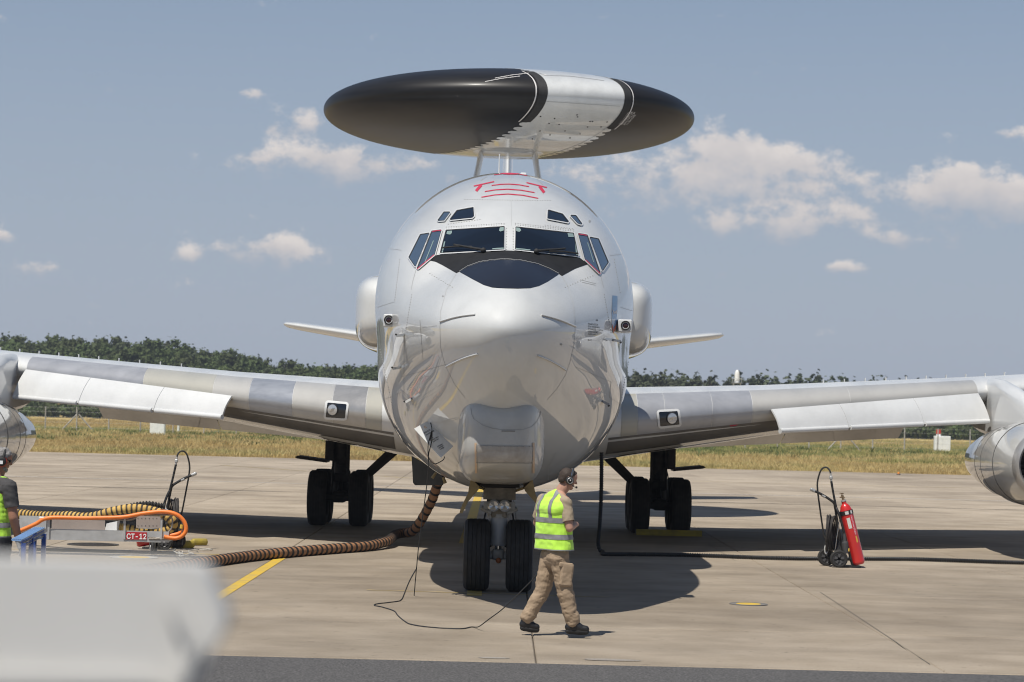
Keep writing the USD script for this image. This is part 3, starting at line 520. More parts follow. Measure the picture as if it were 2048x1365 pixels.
# ================================================================ the aircraft (nose tip at y = 0, nose wheels at y = 4.9)
def gloss(name, color, rough, coat, dirt=.06, coat_rough=.02, metal=0.0, stretch=(1.0, .25, 1.0), wave=0.0, specks=False):
    """Gloss paint over skin panels: faint soiling and the slight waviness of riveted sheet."""
    n = {'g': ('texture_coordinate', {}), 'm': ('mapping', {'scale': stretch}), 'n': ('noise_texture', {'scale': 1.4, 'detail': 6.0, 'roughness': .62}), 'r': ('rgb_ramp', {'ramp': [(.30, tuple(np.array(color) * (1 - dirt * 1.6))), (.62, color)]}),
         'n2': ('noise_texture', {'scale': 2.6, 'detail': 2.0}), 'b': ('bump', {'strength': wave, 'distance': .02}), 'rr': ('map_range', {'from_min': .3, 'from_max': .7, 'to_min': rough * .8, 'to_max': rough * 1.25}),
         'p': ('principled_bsdf', {'coat_weight': coat, 'coat_roughness': coat_rough, 'metallic': metal, 'coat_ior': 1.6, 'specular_ior_level': .2})}
    L = [('g.object', 'm.vector'), ('m.vector', 'n.vector'), ('n.fac', 'r.fac'), ('r.color', 'p.base_color'), ('n.fac', 'rr.value'), ('rr.result', 'p.roughness')]
    if specks:
        n |= {'vo': ('voronoi_texture', {'scale': 4.5}), 'vr': ('rgb_ramp', {'ramp': [(.012, (.35, .34, .32)), (.030, (1, 1, 1))]}), 'vx': ('mix', {'mix_type': 'multiply', 'fac': .75}), 'sm': ('mapping', {'scale': (9.0, 9.0, .7)}), 'sn': ('noise_texture', {'scale': 1.0, 'detail': 4.0}), 'sr': ('rgb_ramp', {'ramp': [(.30, (.955, .95, .94)), (.55, (1, 1, 1))]}), 'sx': ('mix', {'mix_type': 'multiply', 'fac': .35})}
        L = [x for x in L if x[0] != 'r.color'] + [('g.object', 'vo.vector'), ('vo.distance', 'vr.fac'), ('r.color', 'vx.color1'), ('vr.color', 'vx.color2'), ('g.object', 'sm.vector'), ('sm.vector', 'sn.vector'), ('sn.fac', 'sr.fac'), ('vx.color', 'sx.color1'), ('sr.color', 'sx.color2'), ('sx.color', 'p.base_color')]
    if wave: L += [('g.object', 'n2.vector'), ('n2.fac', 'b.height'), ('b.normal', 'p.coat_normal')]
    return usdkit.material(stage, '/World/Looks/' + name, n, L, surface='p.BSDF')
m_paint = gloss('grey_gloss_paint', (.60, .605, .588), .5, 1.0, wave=.014, dirt=.07, specks=True, coat_rough=.006)
m_wpaint = gloss('white_gloss_paint', (.63, .635, .625), .4, .6, specks=True, dirt=.08); m_under_shade = gloss('shaded_underside_grey', (.185, .175, .160), .4, .8, dirt=.2, specks=True); m_strip = gloss('rotodome_strip_grey', (.60, .61, .60), .4, .7, specks=True, dirt=.12)  # underside grey: wing paint darkened for grime and for the shade beneath
m_cream = gloss('cream_panel', (.40, .388, .34), .38, .4); m_beige = gloss('beige_panel', (.42, .41, .385), .34, .5)
m_alu = M('bare_aluminium', (.36, .376, .405), .36, metal=.4, var=.10, scale=2.2, detail=6, rough_var=.06, stretch=(1, 1, 4)); m_alu2 = M('blue_grey_metal', (.36, .366, .384), .38, metal=.25, var=.10, scale=2, detail=6, rough_var=.06); m_alu3 = M('warm_metal', (.41, .40, .385), .32, metal=.5, var=.08, scale=2, detail=6, rough_var=.06)
m_rad = M('black_radome_paint', (.012, .0112, .011), .44, spec=.24, coat=.08, coat_rough=.2, var=.4, scale=1.2, detail=6, stretch=(.5, .5, 6))
m_glare = M('anti_glare_black', (.015, .0155, .017), .75, spec=.22, var=.2, scale=6); m_navy = M('radome_black', (.012, .0135, .020), .35, spec=.5)
m_glass = M('cockpit_glass', (.006, .009, .014), .03, spec=.55); m_sideglass = M('sky_tinted_side_glass', (.055, .080, .110), .03, spec=1.0, coat=.6, coat_rough=.02)  # side panes carry the pale blue sky reflection in their base colour
m_rubber = M('black_rubber', (.018, .018, .018), .75, var=.3, scale=18); m_tyre = M('tyre_rubber', (.022, .021, .020), .8, var=.35, scale=9, bump=.25, bump_scale=40)
m_redp = M('red_marking', (.48, .025, .06), .5); m_gear = M('gear_grey', (.30, .31, .31), .5, var=.3, scale=9, metal=.1); m_prim = M('zinc_primer', (.25, .19, .085), .6, var=.35, scale=6); m_darkg = M('grimy_metal', (.034, .032, .030), .6, var=.4, scale=10, metal=.2)
m_seam = M('panel_gap', (.27, .27, .265), .6); m_seal2 = M('window_seal', (.035, .035, .035), .7); m_text = M('black_lettering', (.02, .02, .02), .6); m_wtext = M('white_lettering', (.62, .60, .58), .6)
m_tint = M('window_corner_tint', (.22, .29, .27), .25); m_chrome = M('polished_steel', (.72, .73, .74), .12, metal=1.0); m_lens = M('clear_lens', (.55, .56, .57), .06, spec=1.0, metal=.5)

craft = thing('radar_aircraft', 'large pale grey jet with black disc radome on struts above its fuselage', 'airplane')

# --- fuselage: two-lobed section, drooped nose
_q = lambda s: np.sqrt(np.maximum(s, 0))
def table(pairs):
    a = np.array(pairs, float); f = PchipInterpolator(_q(a[:, 0]), a[:, 1]); return lambda s: f(_q(np.asarray(s, float)))
f_w = table([(0, 0), (.05, .19), (.2, .385), (.5, .60), (1.0, .83), (1.7, 1.06), (2.5, 1.30), (3.5, 1.53), (4.5, 1.69), (5.5, 1.80), (7, 1.87), (8.5, 1.885), (27, 1.885), (33, 1.6), (38, 1.05), (42, .6), (45.5, .18), (46, .05)])
f_top = table([(0, 3.40), (.05, 3.54), (.2, 3.70), (.5, 3.88), (1.0, 4.09), (1.5, 4.25), (2.0, 4.375), (2.4, 4.49), (2.9, 4.79), (3.3, 4.97), (4, 5.24), (5, 5.56), (6, 5.79), (7, 5.93), (8, 6.01), (9, 6.05), (12, 6.08), (30, 6.08), (36, 5.85), (42, 5.35), (46, 4.75)])
f_mid = table([(0, 3.40), (.5, 3.42), (1.3, 3.49), (2.2, 3.58), (3.5, 3.74), (5, 3.89), (7, 3.95), (30, 3.95), (38, 4.2), (46, 4.6)])
f_bot = table([(0, 3.40), (.05, 3.24), (.2, 3.04), (.5, 2.79), (1.0, 2.50), (1.7, 2.21), (2.5, 1.98), (3.5, 1.74), (4.5, 1.56), (5.5, 1.42), (7, 1.29), (9, 1.25), (25, 1.25), (31, 1.7), (38, 2.9), (43, 3.9), (46, 4.5)])
def section(s, n=112):
    a = np.linspace(0, 2 * np.pi, n, endpoint=False); si, co = np.sin(a), np.cos(a)
    k = float(sm(s, .8, 4.5)); t = np.clip(-co, 0, 1); t0 = .326
    lobe = np.where(t < t0, 1 - .032 * (t / t0) ** 2 * (3 - 2 * np.minimum(t / t0, 1)), .968 * np.sqrt(np.maximum(0, 1 - (np.maximum(t - t0, 0) / (1 - t0)) ** 2)))
    pinch = .34 * (1 - float(sm(s, 1.8, 5.2))) * float(sm(s, .05, .7))
    hw = np.where(co >= 0, np.abs(si) * (1 - pinch * co ** 2), (1 - .75 * pinch * co ** 2) * ((1 - k) * np.abs(si) + k * lobe))
    z = np.where(co >= 0, f_mid(s) + (f_top(s) - f_mid(s)) * co, f_mid(s) - (f_mid(s) - f_bot(s)) * t)
    return np.stack([f_w(s) * hw * np.sign(si), np.full(n, s), z], 1)
ss = np.r_[np.linspace(0.02, 1, 60) ** 2 * 9, np.linspace(9.5, 46, 40)]
sec = [section(s) for s in ss]; nn_ = len(sec[0])
v = np.vstack(sec + [[[0, 0, 3.40]], [[0, 46.05, 4.62]]]); f = grid_faces(len(ss), nn_, True); k0, k1, e = len(v) - 2, len(v) - 1, (len(ss) - 1) * nn_
f = np.vstack([f, [[k0, (i + 1) % nn_, i] for i in range(nn_)], [[k1, e + i, e + (i + 1) % nn_] for i in range(nn_)]])
fus = trimesh.Trimesh(v, f, process=False); trimesh.repair.fix_normals(fus)
front = fus.slice_plane([0, 15, 0], [0, -1, 0]); skin = Skin(front)
body = obj('fuselage', fus, m_paint, craft, smooth=True)

# --- cockpit glazing
ARC = [(919.5, 543.5), (935, 533.5), (960, 524.5), (985, 520.5), (1010, 519), (1040, 521), (1075, 528.5), (1100, 538.5), (1117, 548)]
panes = {'windscreen_pane': [([(893.2, 462.3), (1008.7, 455.2), (1008, 501), (881.5, 507.8)], m_glass), ([(1031.5, 456), (1145.8, 468.3), (1155.2, 513.8), (1030.5, 501)], m_glass)],
         'side_window_pane': [([(865, 464), (883.8, 461.7), (870.3, 511), (834.6, 541.4)], m_sideglass), ([(842.2, 470.7), (859.8, 468), (832.2, 535.5), (819.3, 516.2)], m_sideglass), ([(1155.2, 468.7), (1173, 471.8), (1199.7, 550.7), (1169, 521)], m_sideglass), ([(1178.2, 475.9), (1195.6, 479.4), (1215, 526), (1203.2, 544)], m_sideglass)],
         'eyebrow_window_pane': [([(900, 442), (914.7, 423), (947, 417), (948, 434.7), (945, 437.5)], m_glass), ([(876, 443.8), (889, 426), (901.4, 426), (889, 443)], m_sideglass), ([(1094.5, 439), (1096, 422), (1124, 430), (1137.4, 447)], m_glass), ([(1139, 432.3), (1150.6, 433), (1164, 451.6), (1154.5, 448.8)], m_sideglass)]}
for name, lst in panes.items():
    for P, mm in lst:
        pg = Polygon(P).buffer(-1.2).buffer(1.2)
        w_ = obj(name, skin.paint(pg, .010, 4), mm, craft, smooth=True)
        obj('frame', skin.paint(pg.buffer(2.6, join_style=1).difference(pg.buffer(.9)), .016, 4), m_wpaint, w_, smooth=True)
        obj('seal', skin.paint(pg.buffer(.95).difference(pg.buffer(-.45)), .013, 3), m_seal2, w_, smooth=True)
for P in ([(895, 464), (905, 463.4), (904.6, 468), (901, 471), (894, 470)], [(1007.5, 456), (1000, 457), (998, 463.5), (1001, 465), (1007.5, 463)], [(1032, 457), (1039, 458), (1042, 462.5), (1038.5, 466), (1032, 464)], [(1134, 468), (1145, 469), (1147, 476), (1136, 476)], [(884, 507), (889, 485), (891.5, 485), (887.5, 503), (886.5, 507)], [(1148.5, 478), (1150.5, 478), (1154.3, 512), (1151, 511)], [(985, 498.5), (1007.5, 497.5), (1007.5, 500), (985, 501)], [(1031, 498), (1060, 501), (1060, 503), (1031, 500.3)]):
    obj('window_heating_tab', skin.paint(P, .0125, 4), m_tint, craft, smooth=True)
for a, b in (((865.5, 465.2), (883.4, 463)), ((835.5, 540.5), (869.8, 512)), ((1155.6, 470.2), (1172.8, 473.2)), ((1169.4, 522), (1199, 550))):
    obj('red_window_trim', skin.line([a, b], 1.4, .018, 5), m_redp, craft, smooth=True)
for a, b in (((868, 483), (851, 526)), ((1174, 487), (1186, 526))): obj('window_guide_rail', skin.line([a, b], 1.6, .0125, 5), m_tint, craft, smooth=True)
G1 = [(874, 511), (920, 508.8), (985, 504), (1010, 501.8), (1030, 503), (1100, 509), (1160, 517), (1175, 529), (1150, 538), (1123.5, 552.6)] + ARC[::-1] + [(913, 547), (885, 531), (872, 524.5), (861, 521.8)]
obj('anti_glare_panel', skin.paint(G1, .005, 6), m_glare, craft, smooth=True)
G2 = [(x, y + 1.2) for x, y in ARC] + [(1117, 549.5), (1095, 564), (1078, 572.5), (1060, 577), (1035, 578), (1010, 577.5), (985, 576), (967, 570.5), (945, 559)]
obj('radome_glare_panel', skin.paint(G2, .0045, 6), m_navy, craft, smooth=True)
obj('radome_seal', skin.line(ARC, .7, .008, 4), m_beige, craft, smooth=True)
def on(px, py, d): p, n, _ = skin.hit([(px, py)]); return p[0] + n[0] * d
for (bl, br, a0, a1) in (((887, 501.5), (946, 500), (912, 498.5), (968, 506)), ((1096, 509), (1152, 512.5), (1125, 506), (1071, 507.5))):
    wp = obj('wiper', rod(on(*a0, .07), on(*a1, .04), .012, .018, 8), m_rubber, craft)
    obj('blade', tube([on(*bl, .045), on((bl[0] + br[0]) / 2, (bl[1] + br[1]) / 2, .06), on(*br, .045)], .011, 7), m_darkg, wp); obj('pivot', sphere(on(*a1, .035), .035, 1), m_rubber, wp)

# --- markings, seams, strips
for pts, w in (([(947.5, 373), (988.4, 364)], 2.2), ([(962.8, 370.6), (952.2, 382.8)], 5.5), ([(1053, 366), (1093.6, 375.8)], 2.2), ([(1078.8, 373.4), (1088.4, 386)], 5.5), ([(983.4, 371.9), (1000, 369.6), (1018, 369), (1038, 370.4), (1057.7, 374)], 1.8), ([(969.7, 384), (992, 380.4), (1016, 379.2), (1042, 381.2), (1069, 386)], 1.9), ([(962.8, 395.3), (990, 390.6), (1016, 388.9), (1046, 391.4), (1076.4, 397.5)], 1.9), ([(988, 350.5), (1004, 348.6)], 1.2), ([(1038, 349.2), (1054, 352)], 1.2)):
    obj('red_walkway_mark', skin.line(pts, w, .004, 4), m_redp, craft, smooth=True)
obj('red_walkway_mark', skin.paint([(1001, 347.2), (1020, 346.6), (1041, 348), (1034, 349.8), (1018, 350.2), (1007, 349.4)], .005, 4), m_redp, craft, smooth=True)
SEAMS = [[(1147, 610), (1150, 640), (1150, 664), (1147, 694), (1140, 724), (1131, 750), (1114, 778), (1094, 800)], [(881, 625), (880, 655), (881, 694), (887, 720), (895, 741), (910, 770), (930, 796)], [(1124, 553), (1138, 578), (1147, 610)], [(912, 549), (893, 580), (881, 625)],
         [(801.6, 754.7), (890.6, 729.7)], [(808, 667), (808, 787)], [(767, 800), (805, 784)], [(1150, 734), (1222, 764)], [(1222, 764), (1219, 795), (1245, 812)], [(1219, 512), (1237, 509.5), (1255, 510)], [(773, 497), (803, 501)], [(1021.5, 350), (1021.5, 361)], [(961, 362), (974, 353.5)], [(1086, 371), (1074, 358)], [(1022, 402), (1023, 452)], [(832, 541), (825, 566), (823, 580)], [(1201, 552), (1207, 576)], [(1241, 615), (1273, 625)], [(745, 618), (790, 604)], [(1164, 565), (1191, 571)], [(874, 652), (845, 655)]]
m_fseam = M('faint_joint', (.40, .40, .39), .5)
for i_, S in enumerate(SEAMS): obj('panel_seam', skin.line(S, .55, .003, 6), m_fseam if i_ < 4 else m_seam, craft, smooth=True)
for a, b in (((881, 644), (951, 630)), ((1082, 631), (1151, 654)), ((893, 733), (955, 708)), ((1075, 711), (1131, 740))):
    P = [on(a[0] + (b[0] - a[0]) * t, a[1] + (b[1] - a[1]) * t - 2.5 * math.sin(t * math.pi), .010) for t in np.linspace(0, 1, 9)]
    obj('lightning_strip', tube(P, .010, 7), m_wpaint, craft)
# rivet rows round the glazing and along the crown joints
RV = []
for S in ([(893, 458), (1008, 450.5)], [(893, 455), (1008, 447.5)], [(1031, 450.5), (1146, 463)], [(1031, 447.5), (1146, 460)], [(1013, 458), (1013, 500)], [(1026.5, 458), (1026.5, 500)], [(897, 449), (960, 440)], [(1090, 451), (1144, 458)], [(860, 548), (905, 575)], [(1130, 575), (1185, 552)], [(930, 400), (1100, 402)], [(800, 520), (790, 600)], [(1228, 520), (1240, 585)], [(760, 700), (800, 880)], [(1262, 700), (1225, 880)], [(824, 590), (812, 660)], [(1208, 590), (1222, 665)]):
    a, b = np.array(S[0], float), np.array(S[1], float); n = int(np.linalg.norm(b - a) / 5.0); RV += [a + (b - a) * k / n for k in range(n + 1)]
q, n_, bad = skin.hit(np.array(RV)); obj('rivet_rows', join([sphere(p + m_ * .001, .0085, 0) for p, m_, w_ in zip(q, n_, bad) if not w_]), m_seam, craft, kind='stuff')
for S in ([(1273, 560), (1277, 600), (1275, 660), (1270, 706)], [(1262, 672), (1273, 675)], [(1160, 560), (1192, 568)], [(758, 640), (762, 700)], [(775, 860), (800, 905)], [(1180, 905), (1215, 860)], [(905, 905), (922, 935)], [(1112, 905), (1096, 935)], [(914, 928), (914, 962)], [(1096, 928), (1096, 960)], [(840, 640), (846, 720)]):
    obj('panel_seam', skin.line(S, .5, .003, 6), m_seam, craft, smooth=True)
obj('door_sill_plate', skin.paint([(1268, 690), (1273, 688), (1272, 704), (1267, 706)], .005, 4), M('plate_amber', (.32, .20, .06), .5), craft, smooth=True)
for px_, py_, r_ in ((803, 438, 2.2), (1179, 443, 2.2), (886, 593, 1.6), (1194, 641, 1.8), (1122, 689, 2.2)): obj('static_port', skin.paint(Polygon([(px_ + r_ * math.cos(a), py_ + r_ * math.sin(a)) for a in np.linspace(0, 6.1, 9)]), .004, 3), m_seam, craft, smooth=True)
crest = [(1224.3, 591.4), (1234.6, 592.8), (1234, 624.6), (1231, 657), (1226, 667.6), (1223.3, 655), (1223.6, 624.6)]
cr = obj('crest', skin.paint(crest, .004, 4), M('crest_blue', (.10, .22, .38), .4, coat=.5), craft, smooth=True)
obj('crest_tip', skin.paint([(1223.6, 648), (1226.4, 660), (1231.6, 648), (1231, 657), (1226, 667.6), (1223.3, 655)], .006, 3), M('crest_orange', (.50, .10, .04), .4), cr, smooth=True)
obj('crest_bird', skin.paint([(1224.2, 619), (1228.5, 624), (1233.6, 620), (1232.5, 629), (1229, 627), (1226, 629)], .006, 3), m_wtext, cr, smooth=True)
for i, (t_, y_) in enumerate((('SERVICE', 650), ('EXTERNAL', 655), ('POWER 115V', 660), ('GROUND', 665), ('400 HZ', 670), ('A C', 682))):
    obj('stencil_line', skin.write(t_, (1176, y_), 3.4, (1, .10), (-.10, -1), .004), m_text, craft, smooth=True)
# missile-warning sensor boxes on both cheeks
for sg, (cx, cy), (lx, ly) in ((-1, (781, 641.5), (777.5, 640.5)), (1, (1250, 652), (1251, 651.5))):
    b = W(cx, cy, 3.1); t = obj('sensor_box', rbox(b + [sg * .0, .22, 0], (.185, .44, .165), .018), m_wpaint, craft)
    l = W(lx, ly, 3.1); obj('lens_ring', lathe([(0, .001), (0, .062), (-.03, .062), (-.03, .046)], (l[0], 3.115, l[2]), (0, 1, 0), 24), m_rubber, t)
    obj('lens', lathe([(-.022, .001), (-.018, .03), (-.010, .046)], (l[0], 3.115, l[2]), (0, 1, 0), 20), M('dark_lens', (.03, .008, .008), .05, spec=.8), t)
# probes
for px_, py_, ln, mm in ((808, 668, .16, m_chrome), (1226, 683, .16, m_chrome), (800, 733, .20, m_chrome), (822, 796, .14, m_wpaint), (1204, 805, .16, m_alu2)):
    p, n, _ = skin.hit([(px_, py_)]); p, n = p[0], n[0]
    pr = obj('air_data_probe', prism([p - [0, .05, 0], p + [0, .10, 0], p + n * .10 + [0, .03, 0], p + n * .10 - [0, .06, 0]], np.cross(n, [0, 1.0, 0]) * .03), mm, craft, smooth=False)
    obj('tube', rod(p + n * .10 + [0, .02, 0], p + n * .10 - [0, ln, 0], .014, .010, 8), m_darkg, pr)

# --- chin fairing with access panel
def superell(c, r, e, n=44, m=60):
    u = np.linspace(-np.pi / 2, np.pi / 2, n); w = np.linspace(-np.pi, np.pi, m, endpoint=False); P = lambda q, e: np.sign(q) * np.abs(q) ** e
    U, V = np.meshgrid(u, w, indexing='ij')
    v = np.stack([r[0] * P(np.cos(U), e[0]) * P(np.cos(V), e[1]), r[1] * P(np.sin(U), e[0]), r[2] * P(np.cos(U), e[0]) * P(np.sin(V), e[1])], -1).reshape(-1, 3) + c
    mm = trimesh.Trimesh(v, grid_faces(n, m, True), process=False); return outward(mm)
chin = superell((0, 4.3, 2.20), (.56, 3.3, .59), (.5, .5)); chin.vertices[:, 2] -= .05 * np.clip(chin.vertices[:, 1] - 1.6, 0, 5)
m_chin = gloss('chin_grey_paint', (.46, .46, .44), .42, .45, dirt=.1, specks=True, coat_rough=.08); chin_p = obj('chin_fairing', chin, m_chin, craft, smooth=True); cskin = Skin(chin)
m_panel = M('worn_panel', (.40, .385, .36), .55, color2=(.27, .25, .225), scale=7, detail=7, stretch=(1, 1, .25))
obj('access_panel', cskin.paint(Polygon([(957, 894), (1062, 896), (1061, 923), (957, 922)]).buffer(2), .006, 8), m_panel, chin_p, smooth=True)
obj('access_panel_frame', cskin.paint(Polygon([(955, 892.5), (1063.5, 894), (1062.5, 925), (955, 924)]).buffer(1.5).exterior.buffer(.55), .008, 5), m_seam, chin_p, smooth=True)
for k in range(9):
    for y_ in (893.6, 924): obj('screw', sphere(cskin.hit([(960 + k * 12.4, y_ + .2)])[0][0], .009, 0), m_seam, chin_p)
for x_ in (952, 1066): obj('rubbing_strip', cskin.line([(x_, 886), (x_ + .5, 946)], 4.2, .008, 6), M('tan_strip', (.50, .36, .24), .6), chin_p, smooth=True)
obj('panel_seam', cskin.line([(942, 816), (943.5, 828), (948, 838), (966, 851), (985, 857), (1003, 859.5), (1044, 860), (1062, 854), (1073, 844), (1080, 830), (1081, 816)], .7, .004, 5), m_seam, chin_p, smooth=True)
obj('chin_label', cskin.line([(1003, 862.5), (1030, 863)], 2.6, .004, 5), M('label_grey', (.25, .24, .22), .6), chin_p, smooth=True)

# --- open interphone panel hinged off the lower left flank
hp, hn, _ = skin.hit([(853.5, 843.5), (906, 893.5)]); hy = (hp[:, 1]).min() - .04
A, B = W(853.5, 843.5, hy + .02), W(906, 893.5, hy + .02); C_, D_ = W(880, 918, hy - .10), W(827.5, 858.5, hy - .10)
nrm = np.cross(B - A, D_ - A); nrm /= np.linalg.norm(nrm)
if nrm[1] > 0: nrm = -nrm
pan = obj('service_panel', prism([A, B, C_, D_], nrm * .012), M('service_panel_paint', (.72, .73, .72), .45, var=.05, scale=6), craft, smooth=False)
ex, ey = (B - A) / np.linalg.norm(B - A), (A - D_) / np.linalg.norm(A - D_)       # lettering runs up across the door
def panel_text(t, a, b, h):
    m = meshkit.text_mesh(t, h, .002); tx = ey; ty = -ex; o = D_ + ex * a + ey * b + nrm * .013; w = m.vertices
    m.vertices = o + w[:, :1] * tx + w[:, 1:2] * ty + w[:, 2:] * nrm; return fix(m)
LW = np.linalg.norm(B - A); WW = np.linalg.norm(A - D_)
for i, (t_, a, b, h) in enumerate((('SERVICE', .13, .05, .019), ('INTERPHONE', .165, .05, .016), ('NOSE', .235, .05, .015), ('WHEEL WELL', .262, .05, .014), ('LIGHT SW', .288, .05, .014), ('GROUND', .40, .04, .014), ('EXTERNAL', .375, .04, .014), ('POWER', .425, .04, .014))):
    obj('lettering', panel_text(t_, a, b, h), m_text, pan, smooth=False)
obj('orange_mark', panel_text('C', .075, .12, .035), M('orange_mark', (.70, .30, .04), .5), pan, smooth=False)

# --- cheek pods
for sg in (-1, 1): obj('side_antenna_pod', superell((sg * 1.70, 11.3, 3.97), (.665, 2.4, .61), (.5, .52)), m_paint, craft, smooth=True)
# --- antennas on the crown
a0 = W(998, 347, 9.0); obj('blade_antenna', rod(a0 - [0, 0, .1], a0 + [0, 0, .30], .014, .008, 8), m_wpaint, craft)
a0 = W(1047, 348, 8.6); obj('satellite_antenna', rbox(a0 + [0, .1, -.02], (.10, .3, .07), .02), m_wpaint, craft)
obj('dark_vent', lathe([(0, .001), (0, .045), (.01, .05)], on(1271, 541, .01), (-1, .1, -.1), 14), m_rubber, craft)

# --- wings
def foil(n=34):
    x = (1 - np.cos(np.linspace(0, np.pi, n))) / 2; y = 5 * (.2969 * np.sqrt(x) - .126 * x - .3516 * x ** 2 + .2843 * x ** 3 - .1036 * x ** 4)
    return x, y
LEz = lambda X: 2.325 + .098 * (abs(X) - 1.88)
def wsec(X):
    ch = float(np.interp(X, [0.3, 1.88, 5, 9.63, 21.7], [11.6, 10.4, 8.3, 6.5, 2.85])); t = float(np.interp(X, [.3, 1.88, 5, 9.63, 21.7], [.130, .129, .121, .112, .095])); inc = math.radians(.8)
    le = 13.8 + (X - 1.88) * .75 if X < 9.63 else 19.61 + (X - 9.63) * .68
    return le, LEz(X), ch, t, inc
def wpt(X, xc, upper, d=0.0):
    le, z0, ch, t, inc = wsec(X); xc = np.asarray(xc, float)
    y = 5 * (.2969 * np.sqrt(xc) - .126 * xc - .3516 * xc ** 2 + .2843 * xc ** 3 - .1036 * xc ** 4) * t * np.where(upper, 1, -1.0)
    yy, zz = xc * ch, y * ch
    if d:
        e = 1e-4; x2 = np.clip(xc, 1e-6, 1); dy = 5 * t * (.2969 * .5 / np.sqrt(x2) - .126 - .7032 * x2 + .8529 * x2 ** 2 - .4144 * x2 ** 3); sgn = np.where(upper, 1, -1.0); nx, nz = -dy, sgn * 1.0; L_ = np.hypot(nx, nz); yy, zz = yy + d * nx / L_, zz + d * nz / L_
    return np.stack([np.full(xc.shape, X), le + yy * math.cos(inc) + zz * math.sin(inc), z0 - yy * math.sin(inc) + zz * math.cos(inc)], -1)
def ring(X, d=0.0, a=1.0, b=1.0, n=30):
    """Round the section from the upper surface at chord a, round the nose, to the lower surface at b."""
    u = (1 - np.cos(np.linspace(0, np.pi / 2, n))); 
    return np.vstack([wpt(X, (u * a)[::-1], True, d), wpt(X, (u * b)[1:], False, d)])
def loft(rings, cap=True, closed=True):
    R = np.array(rings); m, n = R.shape[:2]; v = R.reshape(-1, 3); f = grid_faces(m, n, closed)
    if cap:
        for r_ in (0, (m - 1) * n): v = np.vstack([v, v[r_:r_ + n].mean(0)]); f = np.vstack([f, [[len(v) - 1, r_ + i, r_ + (i + 1) % n] for i in range(n)]])
    mm = trimesh.Trimesh(v, f, process=False); return outward(mm)
def mirror(m, sg):
    if sg > 0: return m
    m = m.copy(); m.vertices[:, 0] *= -1; m.faces = m.faces[:, ::-1]; return m
def span_at(px):
    """Span position where the leading edge shows at photograph column px."""
    k = abs(px - 1003) / FPX; return k * (41.3 - 1.88 * .75) / (1 - .75 * k)
wing_half = loft([ring(X) for X in (0.3, 1.88, 3.4, 5.0, 7, 9.63, 12, 17, 21.7)])
TONES = {-1: [(764, 731, m_cream), (731, 664, m_alu3), (664, 584, m_beige), (584, 497, m_alu), (497, 425, m_beige), (425, 285, m_cream), (285, 52, m_alu2)], 1: [(1243, 1276, m_cream), (1276, 1330, m_alu2), (1330, 1425, m_alu2), (1425, 1505, m_alu2), (1505, 1700, m_beige), (1700, 1955, m_beige)]}
